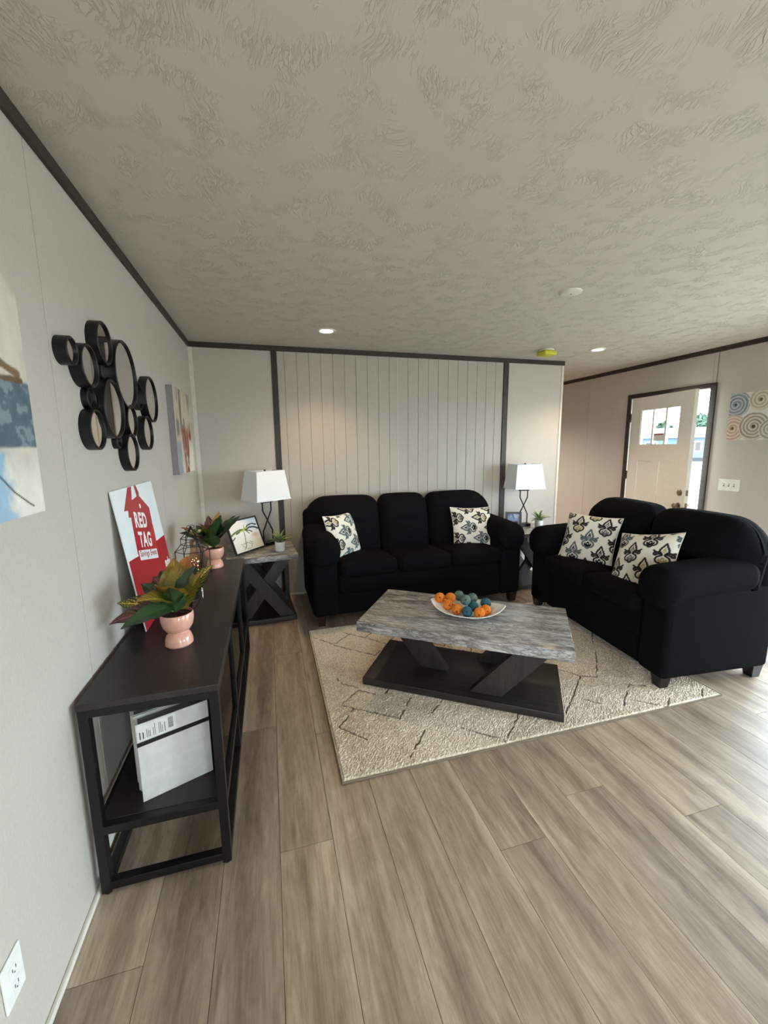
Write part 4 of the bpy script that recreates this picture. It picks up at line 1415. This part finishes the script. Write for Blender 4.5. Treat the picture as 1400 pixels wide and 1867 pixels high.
# ------------------------------------------------------------------ strap orb with starbursts
orb = thing('metal_orb', 'black and silver strap orb with starbursts behind the nearest croton', 'ornament', (0.196, 2.05, 0.7105))
ro = 0.095
def strap(rot, col, wd=0.026, rr=ro):
    V, F = [], []
    n = 56
    for i in range(n):
        a = 2 * PI * i / n
        for r_, w in ((rr, -wd / 2), (rr, wd / 2), (rr - 0.003, wd / 2), (rr - 0.003, -wd / 2)):
            q = math.sqrt(max(r_ * r_ - w * w, 0))
            V.append(Vector((q * math.cos(a), w, q * math.sin(a))))
    for i in range(n):
        j = (i + 1) % n
        for k in range(4):
            l = (k + 1) % 4
            F.append((i * 4 + k, i * 4 + l, j * 4 + l, j * 4 + k))
    mt = Matrix.Rotation(rot[2], 3, 'Z') @ Matrix.Rotation(rot[0], 3, 'X')
    me = mesh('strap', [mt @ v + Vector((0, 0, ro)) for v in V], F, False)
    fixn(me)
    return obj('strap', me, col, orb)
for k, (a, b) in enumerate(((0, 10), (0, 70), (0, 130), (90, 0))):
    strap((R(a), 0, R(b)), 'black_metal' if k != 1 else 'chrome', 0.026, ro - 0.0008 * k)
def starburst(d, size):
    d = Vector(d).normalized()
    e1 = d.cross(Vector((0, 0, 1))).normalized()
    e2 = d.cross(e1)
    V, F = [], []
    n = 8
    for i in range(n * 2):
        a = PI * i / n
        r_ = (size if i % 4 == 0 else size * .6 if i % 2 == 0 else size * 0.12)
        V.append(d * (ro + 0.004) + (e1 * math.cos(a) + e2 * math.sin(a)) * r_ + Vector((0, 0, ro)))
    V.append(d * (ro + 0.012) + Vector((0, 0, ro)))
    V.append(d * (ro + 0.001) + Vector((0, 0, ro)))
    for i in range(2 * n):
        j = (i + 1) % (2 * n)
        F += [(i, j, 2 * n), (j, i, 2 * n + 1)]
    return obj('starburst', mesh('starburst', V, F), 'chrome', orb)
for d in ((0.50, -0.85, -0.05), (-0.75, -0.62, -0.3), (0.9, 0.2, 0.1), (-.2, .9, .3)):
    starburst(d, 0.045)

# ------------------------------------------------------------------ sale sign leaning on the left wall
SGW, SGH = 0.613, 0.62
tilt = math.atan2(0.079, 0.615)
# local: x along the width (world +y), z up the board, -y faces the room (world +x)
sg = thing('sale_sign', 'white and red sale sign leaning on the left wall above the sideboard', 'sign', (0.0885, 1.898, 0.7112))
sg.rotation_euler = (Matrix.Rotation(-tilt, 3, 'Y') @ Matrix.Rotation(R(90), 3, 'Z')).to_euler()
obj('board', box(0, SGW, 0, 0.005, 0, SGH), 'sign_white', sg)
def flat(nm, poly, mt, lift):
    me = mesh(nm, [(a, -lift, b) for a, b in poly], [tuple(range(len(poly)))])
    fixn(me)
    return obj(nm, me, mt, sg)
# polygons in sign coordinates, measured from the left and bottom edges
flat('print_hill', [(0, 0.0), (SGW, 0.0), (SGW, 0.31), (0.43, 0.315), (0.13, 0.315), (0.006, 0.318)][0:3] + [(0.435, 0.312), (0.13, 0.31), (0.006, 0.318)], 'sign_red', 0.0004)
flat('print_tag', [(0.10, 0.524), (0.215, 0.618), (0.27, 0.618), (0.232, 0.557), (0.318, 0.567), (0.345, 0.568), (0.465, 0.489), (0.437, 0.314), (0.43, 0.20), (0.15, 0.25), (0.135, 0.33), (0.166, 0.486), (0.138, 0.488), (0.150, 0.519)], 'sign_red', 0.0007)
flat('print_string', [(0.316, 0.560), (0.345, 0.566), (0.358, 0.580), (0.335, 0.619), (0.308, 0.619)], 'sign_red', 0.0009)
flat('print_shine', [(0.15, 0.30), (0.437, 0.25), (0.455, 0.40), (0.30, 0.33)], 'sign_red_light', 0.0010)
flat('print_hole', [(0.325 + 0.012 * math.cos(2 * PI * i / 16), 0.517 + 0.012 * math.sin(2 * PI * i / 16)) for i in range(16)], 'sign_white', 0.0012)
flat('print_box', [(0.150, 0.332), (0.418, 0.278), (0.414, 0.228), (0.147, 0.286)], 'sign_white', 0.0013)
def letters(s, size, x, z, ang, mt, lift, wid, bold=0.0038):
    me = text_mesh(s, size, bold)
    xs = [v.co.x for v in me.vertices]
    k = wid / max(1e-6, max(xs) - min(xs))
    me.transform(Matrix.Diagonal((k, 1, 1, 1)))
    me.transform(Matrix.Rotation(R(ang), 4, 'Z'))
    me.transform(Matrix.Rotation(R(90), 4, 'X'))
    return obj('lettering', me, mt, sg, (x, -lift, z))
letters('RED', 0.098, 0.192, 0.436, -10, 'sign_text', 0.0014, 0.172)
letters('TAG', 0.098, 0.188, 0.342, -11, 'sign_text', 0.0014, 0.182)
letters('Savings Event', 0.040, 0.160, 0.300, -11.5, 'sign_red', 0.0016, 0.246, 0.0008)
letters('nds', 0.065, 0.500, 0.155, -8, 'sign_text', 0.0016, 0.098, 0.003)

# ------------------------------------------------------------------ mirror cluster
mc = thing('wall_mirror', 'cluster of round black framed mirrors on the left wall', 'mirror', (0, 0, 0))
cam_v = Vector(CAM_LOC)
def px_on_x(px, py, xw):
    d = fwd + rgt * ((px - 700) / FOCAL_PX) - upv * ((py - 933.5) / FOCAL_PX)
    t = (xw - cam_v.x) / d.x
    return cam_v + d * t
rings = [(517, 620, 95, .060), (645, 728, 142, .066), (748, 570, 138, .062), (902, 795, 217, .070), (752, 770, 78, .030), (655, 960, 82, .034), (820, 1035, 195, .070),
         (703, 1180, 138, .058), (945, 1118, 107, .062), (990, 940, 94, .034), (1080, 968, 147, .060), (1058, 1203, 113, .056), (850, 1262, 52, .034), (950, 1340, 127, .058)]
for (zx, zy, zr, dep) in rings:
    dep *= 0.66
    px_, py_ = zx / 3.8889, 480 + zy / 3.8889
    c = px_on_x(px_, py_, dep)
    top = px_on_x(px_, py_ - zr / 3.8889, dep)
    rad = (top - c).length * 0.985
    o = obj('mirror_ring', lathe([(rad, 0.0), (rad, dep - .002), (rad - .002, dep), (rad - 0.007, dep), (rad - 0.009, dep - .002), (rad - 0.009, dep - .010), (rad - 0.009, 0.0), (rad, 0.0)], 48, (0, 0, 0), 'x'), 'black_metal', mc, (0, c.y, c.z))
    obj('mirror_glass', lathe([(0, dep - 0.008), (rad - 0.0085, dep - 0.008), (rad - 0.0085, dep - 0.012), (0, dep - 0.012)], 48, (0, 0, 0), 'x', False), 'mirror', o)

# ------------------------------------------------------------------ canvases
def canvas(name, label, loc, rotz, w, h, th, fn, nu, nv, edge):
    t = thing(name, label, 'painting', loc, rotz)
    obj('stretcher', box(0, w, 0.0006, th, 0, h, 0.002), edge, t)
    obj('painted_face', painted(w, h, nu, nv, fn), 'paint', t)
    return t
def art_left(s, t):
    c = np.zeros(s.shape + (3,)) + np.array(S(214, 206, 194)[:3])
    n = fbm(s * 6, t * 6, 3)
    c = lay(c, S(186, 176, 162), sm(0.45, 0.75, n) * 0.6)
    c = lay(c, S(236, 231, 222), sm(0.3, 0.1, t) * 0.8)
    sl = sm(0.60, 0.63, s + 0.03 * (n - .5)) * sm(0.285, 0.30, t + 0.02 * (n - .5)) * (1 - sm(0.56, 0.58, t))
    c = lay(c, S(92, 110, 122), sl)
    n2 = fbm(s * 22, t * 22, 8)
    c = lay(c, S(140, 156, 164), sl * sm(0.55, 0.66, n2) * 0.7)
    c = lay(c, S(78, 96, 108), sl * sm(0.5, 0.38, n2) * 0.5)
    lb = sm(0.60, 0.63, s) * (1 - sm(0.72, 0.80, s + 0.12 * (n2 - .5))) * (1 - sm(0.24, 0.27, t + 0.08 * (n2 - .5)))
    c = lay(c, S(140, 182, 212), lb * 0.85)
    st = (1 - sm(0.012, 0.022, segd(s, t, [(0.2, 0.58), (0.55, 0.66), (0.75, 0.645), (0.93, 0.60)]) + 0.012 * (n2 - .5)))
    c = lay(c, S(128, 104, 80), st)
    st = (1 - sm(0.008, 0.016, segd(s, t, [(0.3, 0.55), (0.6, 0.565), (0.95, 0.575)]) + 0.012 * (n2 - .5)))
    c = lay(c, S(108, 88, 66), st)
    st = (1 - sm(0.020, 0.035, segd(s, t, [(0.40, 0.56), (0.52, 0.50), (0.58, 0.42), (0.52, 0.34), (0.40, 0.28)]) + 0.02 * (n2 - .5)))
    c = lay(c, S(118, 98, 82), st * .9)
    bk = (1 - sm(0.02, 0.04, segd(s, t, [(0.57, 0.33), (0.60, 0.27), (0.56, 0.22)]) + 0.04 * (n2 - .5)))
    c = lay(c, S(54, 58, 58), bk)
    br = (1 - sm(0.002, 0.006, segd(s, t, [(0.67, 0.20), (0.70, 0.18), (0.78, 0.11), (0.88, 0.05), (0.91, 0.035)])))
    c = lay(c, S(44, 44, 50), br)
    for p in ([(0.64, 0.46), (0.70, 0.475)], [(0.62, 0.41), (0.67, 0.415)]):
        c = lay(c, S(40, 48, 56), 1 - sm(0.004, 0.007, segd(s, t, p)))
    g = 0.9 + 0.2 * fbm(s * 40, t * 14, 17)
    return c * g[..., None]
canvas('canvas_painting', 'cream and slate blue abstract canvas at the far left edge', (0.03, 0.745, 1.33), R(90), 0.602, 0.60, 0.03, art_left, 170, 170, 'canvas_white')
def art_mid(s, t):
    c = np.zeros(s.shape + (3,)) + np.array(S(206, 192, 172)[:3])
    n, n2 = fbm(s * 5, t * 9, 4), fbm(s * 18, t * 5, 12)
    c = lay(c, S(150, 136, 116), sm(0.5, 0.75, n2) * sm(0.35, 0.6, t) * 0.8)
    c = lay(c, S(128, 116, 100), (1 - sm(0.03, 0.06, np.abs(s - 0.33 + 0.04 * (n - .5)))) * sm(0.5, 0.65, t))
    c = lay(c, S(150, 138, 122), (1 - sm(0.02, 0.05, np.abs(s - 0.86))) * sm(0.82, 0.9, t))
    c = lay(c, S(232, 224, 210), sm(0.45, 0.25, t) * sm(0.55, 0.75, s))
    c = lay(c, S(226, 219, 206), sm(0.3, 0.6, n) * sm(0.22, 0.05, t) * 0.6)
    c = lay(c, S(150, 162, 172), (1 - sm(0.09, 0.14, np.abs(s - 0.12 + 0.05 * (n - .5)))) * sm(0.42, 0.34, t))
    c = lay(c, S(130, 128, 116), (1 - sm(0.05, 0.1, np.abs(s - 0.13))) * sm(0.40, 0.5, t) * sm(0.66, 0.6, t))
    body = (1 - sm(0.10, 0.17, np.abs(s - 0.52 - 0.06 * (n2 - .5)) - 0.05 * sm(0.1, 0.4, t))) * sm(0.62, 0.5, t)
    c = lay(c, S(176, 120, 104), body * sm(0.35, 0.55, n))
    c = lay(c, S(122, 66, 54), body * sm(0.48, 0.62, n2))
    c = lay(c, S(96, 40, 30), (1 - sm(0.05, 0.09, np.hypot((s - 0.82), (t - 0.47) * 1.0))) * .95)
    c = lay(c, S(160, 82, 66), (1 - sm(0.06, 0.12, np.hypot((s - 0.78), (t - 0.52)))) * .5)
    for x0, z0, z1, w in ((0.50, 0.45, 0.68, 0.03), (0.30, 0.48, 0.62, 0.02), (0.86, 0.52, 0.66, 0.016), (0.42, 0.5, 0.60, .02)):
        c = lay(c, S(84, 72, 52), (1 - sm(w * .6, w, np.abs(s - x0 + 0.02 * (n - .5)))) * sm(z0 - .03, z0, t) * (1 - sm(z1 - .03, z1, t)))
    c = lay(c, S(70, 40, 40), (1 - sm(0.02, 0.05, np.abs(s - 0.56))) * sm(0.3, 0.2, t) * .9)
    c = lay(c, S(206, 208, 220), (1 - sm(0.012, 0.025, np.abs(s - 0.55))) * sm(0.06, 0.1, t) * sm(0.24, 0.18, t))
    g = 0.92 + 0.16 * fbm(s * 50, t * 12, 7)
    return c * g[..., None]
canvas('canvas_painting', 'rust and cream abstract canvas near the back corner', (0.042, 3.118, 1.320), R(90), 0.63, 0.605, 0.042, art_mid, 150, 150, 'canvas_edge')
def art_right(s, t):
    w, h = 0.60, 0.44
    x, y = s * w, t * h
    n = fbm(x * 30, y * 30, 5)
    c = np.zeros(s.shape + (3,)) + np.array(S(222, 220, 212)[:3])
    sw = [(0.055, 0.335, 0.125, S(150, 162, 168), S(104, 120, 130)), (0.045, 0.115, 0.13, S(212, 186, 166), S(164, 130, 108)), (0.225, 0.125, 0.13, S(190, 180, 164), S(110, 98, 82)),
          (0.26, 0.365, 0.10, S(206, 196, 174), S(150, 134, 106)), (0.365, 0.09, 0.10, S(190, 186, 172), S(136, 128, 110)), (0.47, 0.30, 0.13, S(176, 182, 184), S(116, 122, 124)),
          (0.60, 0.12, 0.13, S(206, 190, 170), S(150, 124, 100)), (0.75, 0.32, 0.13, S(190, 182, 168), S(120, 108, 92)), (0.86, 0.12, 0.11, S(168, 176, 180), S(110, 122, 130))]
    for cx, cy, r, a, b in sw:
        d = np.hypot(x - cx, y - cy) + 0.012 * (n - 0.5)
        ang = np.arctan2(y - cy, x - cx)
        msk = 1 - sm(r * 0.95, r, d)
        band = 0.5 + 0.5 * np.sin(d / 0.0042 * 0.9 + ang)
        c = lay(c, a, msk)
        c = lay(c, b, msk * sm(0.5, 0.95, band) * (0.15 + 0.8 * fbm(x * 14, y * 14, 9)))
        c = lay(c, S(232, 228, 218), msk * sm(0.25, 0.05, band) * 0.6)
        c = lay(c, tuple(q * 0.45 for q in b[:3]), 1 - sm(0.011, 0.018, d))
    return np.clip(c, 0, 1)
canvas('canvas_painting', 'pale canvas with painted swirl circles beside the front door', (W - 0.028, 3.012, 1.525), R(-90), 0.60, 0.44, 0.028, art_right, 180, 130, 'canvas_white')

# ------------------------------------------------------------------ framed prints
def palm_print(s, t):
    c = np.zeros(s.shape + (3,)) + np.array(S(240, 236, 228)[:3])
    n = fbm(s * 4, t * 4, 6)
    c = lay(c, S(196, 214, 230), sm(0.75, 1.0, t) * sm(0.4, 1.0, s) * 0.8)
    c = lay(c, S(214, 190, 164), (1 - sm(0.05, 0.2, np.hypot((s - 0.82), (t - 0.45) * 2.2))) * 0.8)
    c = lay(c, S(226, 208, 186), sm(0.55, 0.15, t) * sm(0.5, 1, s) * 0.5)
    c = lay(c, S(88, 92, 96), 1 - sm(0.008, 0.016, segd(s, t, [(0.46, 0.66), (0.45, 0.45), (0.40, 0.2), (0.36, 0.10)])))
    GRC, NAV, YEL = S(96, 112, 40), S(44, 62, 78), S(200, 204, 80)
    for pts, col, wd in (([(0.5, 0.68), (0.35, 0.70), (0.18, 0.66), (0.02, 0.58)], GRC, 0.035), ([(0.5, 0.68), (0.36, 0.66), (0.2, 0.60)], S(70, 86, 40), 0.03),
                         ([(0.52, 0.68), (0.66, 0.80), (0.82, 0.82), (0.95, 0.76)], NAV, 0.028), ([(0.52, 0.67), (0.7, 0.72), (0.86, 0.70), (0.98, 0.62)], NAV, 0.034),
                         ([(0.52, 0.66), (0.66, 0.62), (0.74, 0.56)], NAV, 0.022), ([(0.50, 0.68), (0.56, 0.62), (0.62, 0.54)], GRC, 0.022), ([(0.12, 0.5), (0.03, 0.44)], S(56, 66, 40), 0.022),
                         ([(0.46, 0.66), (0.52, 0.72), (0.58, 0.72)], YEL, 0.03), ([(0.42, 0.66), (0.34, 0.64)], YEL, 0.02), ([(0.5, 0.7), (0.52, 0.82)], S(130, 130, 110), 0.012)):
        c = lay(c, col, (1 - sm(wd * .6, wd, segd(s, t, pts) + 0.02 * (fbm(s * 20, t * 20, 3) - .5))) * .95)
    for pts in ([(0.24, 0.26), (0.34, 0.1), (0.3, 0.06)], [(0.5, 0.24), (0.62, 0.18), (0.56, 0.08)], [(0.3, 0.24), (0.5, 0.25)], [(0.4, 0.06), (0.52, 0.06)], [(0.56, 0.28), (0.64, 0.22)]):
        c = lay(c, S(120, 122, 126), (1 - sm(0.006, 0.013, segd(s, t, pts))) * .8)
    return c
def framed(name, label, loc, rz, lean, w, h, fw, th, mat_, fn, nu, nv):
    t = thing(name, label, 'picture frame', loc)
    t.rotation_euler = (Matrix.Rotation(rz, 3, 'Z') @ Matrix.Rotation(-lean, 3, 'X')).to_euler()
    for nm, bx in (('frame_rail', (0, w, 0, fw)), ('frame_rail', (0, w, h - fw, h)), ('frame_stile', (0, fw, fw, h - fw)), ('frame_stile', (w - fw, w, fw, h - fw))):
        obj(nm, box(bx[0] - w / 2, bx[1] - w / 2, 0, th, bx[2], bx[3], 0.001), mat_, t)
    obj('backing_board', box(fw - w / 2, w / 2 - fw, th * .6, th * .9, fw, h - fw), 'print_dark', t)
    obj('print', painted(w - 2 * fw, h - 2 * fw, nu, nv, fn), 'print', t, (fw - w / 2, th * .45, fw))
    return t

pf = framed('palm_print_frame', 'black framed palm tree print on the left end table', (0.4627, 3.644, 0.6125), math.atan2(0.773, 0.634), R(20), 0.367, 0.30, 0.014, 0.014, 'frame_black', palm_print, 150, 130)
for dx in (-0.045, 0.075):
    obj('easel_prong', tube([(dx, 0.016, 0.03), (dx, 0.016, -0.004), (dx, -0.012, -0.005), (dx, -0.016, 0.006)], 0.002, 6), 'chrome', pf)
obj('easel_leg', tube([(-0.09, 0.016, 0.004), (0.0, 0.018, 0.26)], 0.003, 6), 'black_wire', pf)
obj('easel_leg', tube([(0.12, 0.016, 0.004), (0.0, 0.018, 0.26)], 0.003, 6), 'black_wire', pf)
obj('easel_leg', tube([(0.0, 0.018, 0.26), (0.0, 0.165, 0.055)], 0.003, 6), 'black_wire', pf)

def desert_photo(s, t):
    c = np.zeros(s.shape + (3,)) + np.array(S(150, 178, 214)[:3])
    n = fbm(s * 8, t * 8, 2)
    c = lay(c, S(70, 96, 140), sm(0.6, 1.0, t) * 0.9)
    c = lay(c, S(206, 214, 226), sm(0.5, 0.7, n) * sm(0.55, 0.7, t) * .7)
    c = lay(c, S(196, 100, 66), sm(0.32, 0.28, t + 0.06 * (n - .5)))
    for x0, w in ((0.25, 0.16), (0.72, 0.17)):
        c = lay(c, S(110, 40, 30), (1 - sm(w * .8, w, np.abs(s - x0) + 0.25 * np.clip(t - 0.35, 0, 1))) * sm(0.55, 0.5, t) * sm(0.22, 0.27, t))
    c = lay(c, S(30, 34, 44), (1 - sm(0.01, 0.03, segd(s, t, [(0.45, 0.95), (0.52, 0.7), (0.6, 0.75)]))))
    c = lay(c, S(232, 200, 186), sm(0.07, 0.03, np.abs(t - 0.05)))
    return c
framed('photo_frame', 'small grey framed desert photo on the corner end table', (3.092, 3.70, 0.6015), R(-22), R(6), 0.165, 0.205, 0.022, 0.016, 'frame_grey', desert_photo, 60, 70)
pf2 = bpy.data.objects['photo_frame']
obj('stand', box(-0.02, 0.02, 0.016, 0.05, 0.004, 0.012), 'print_dark', pf2)
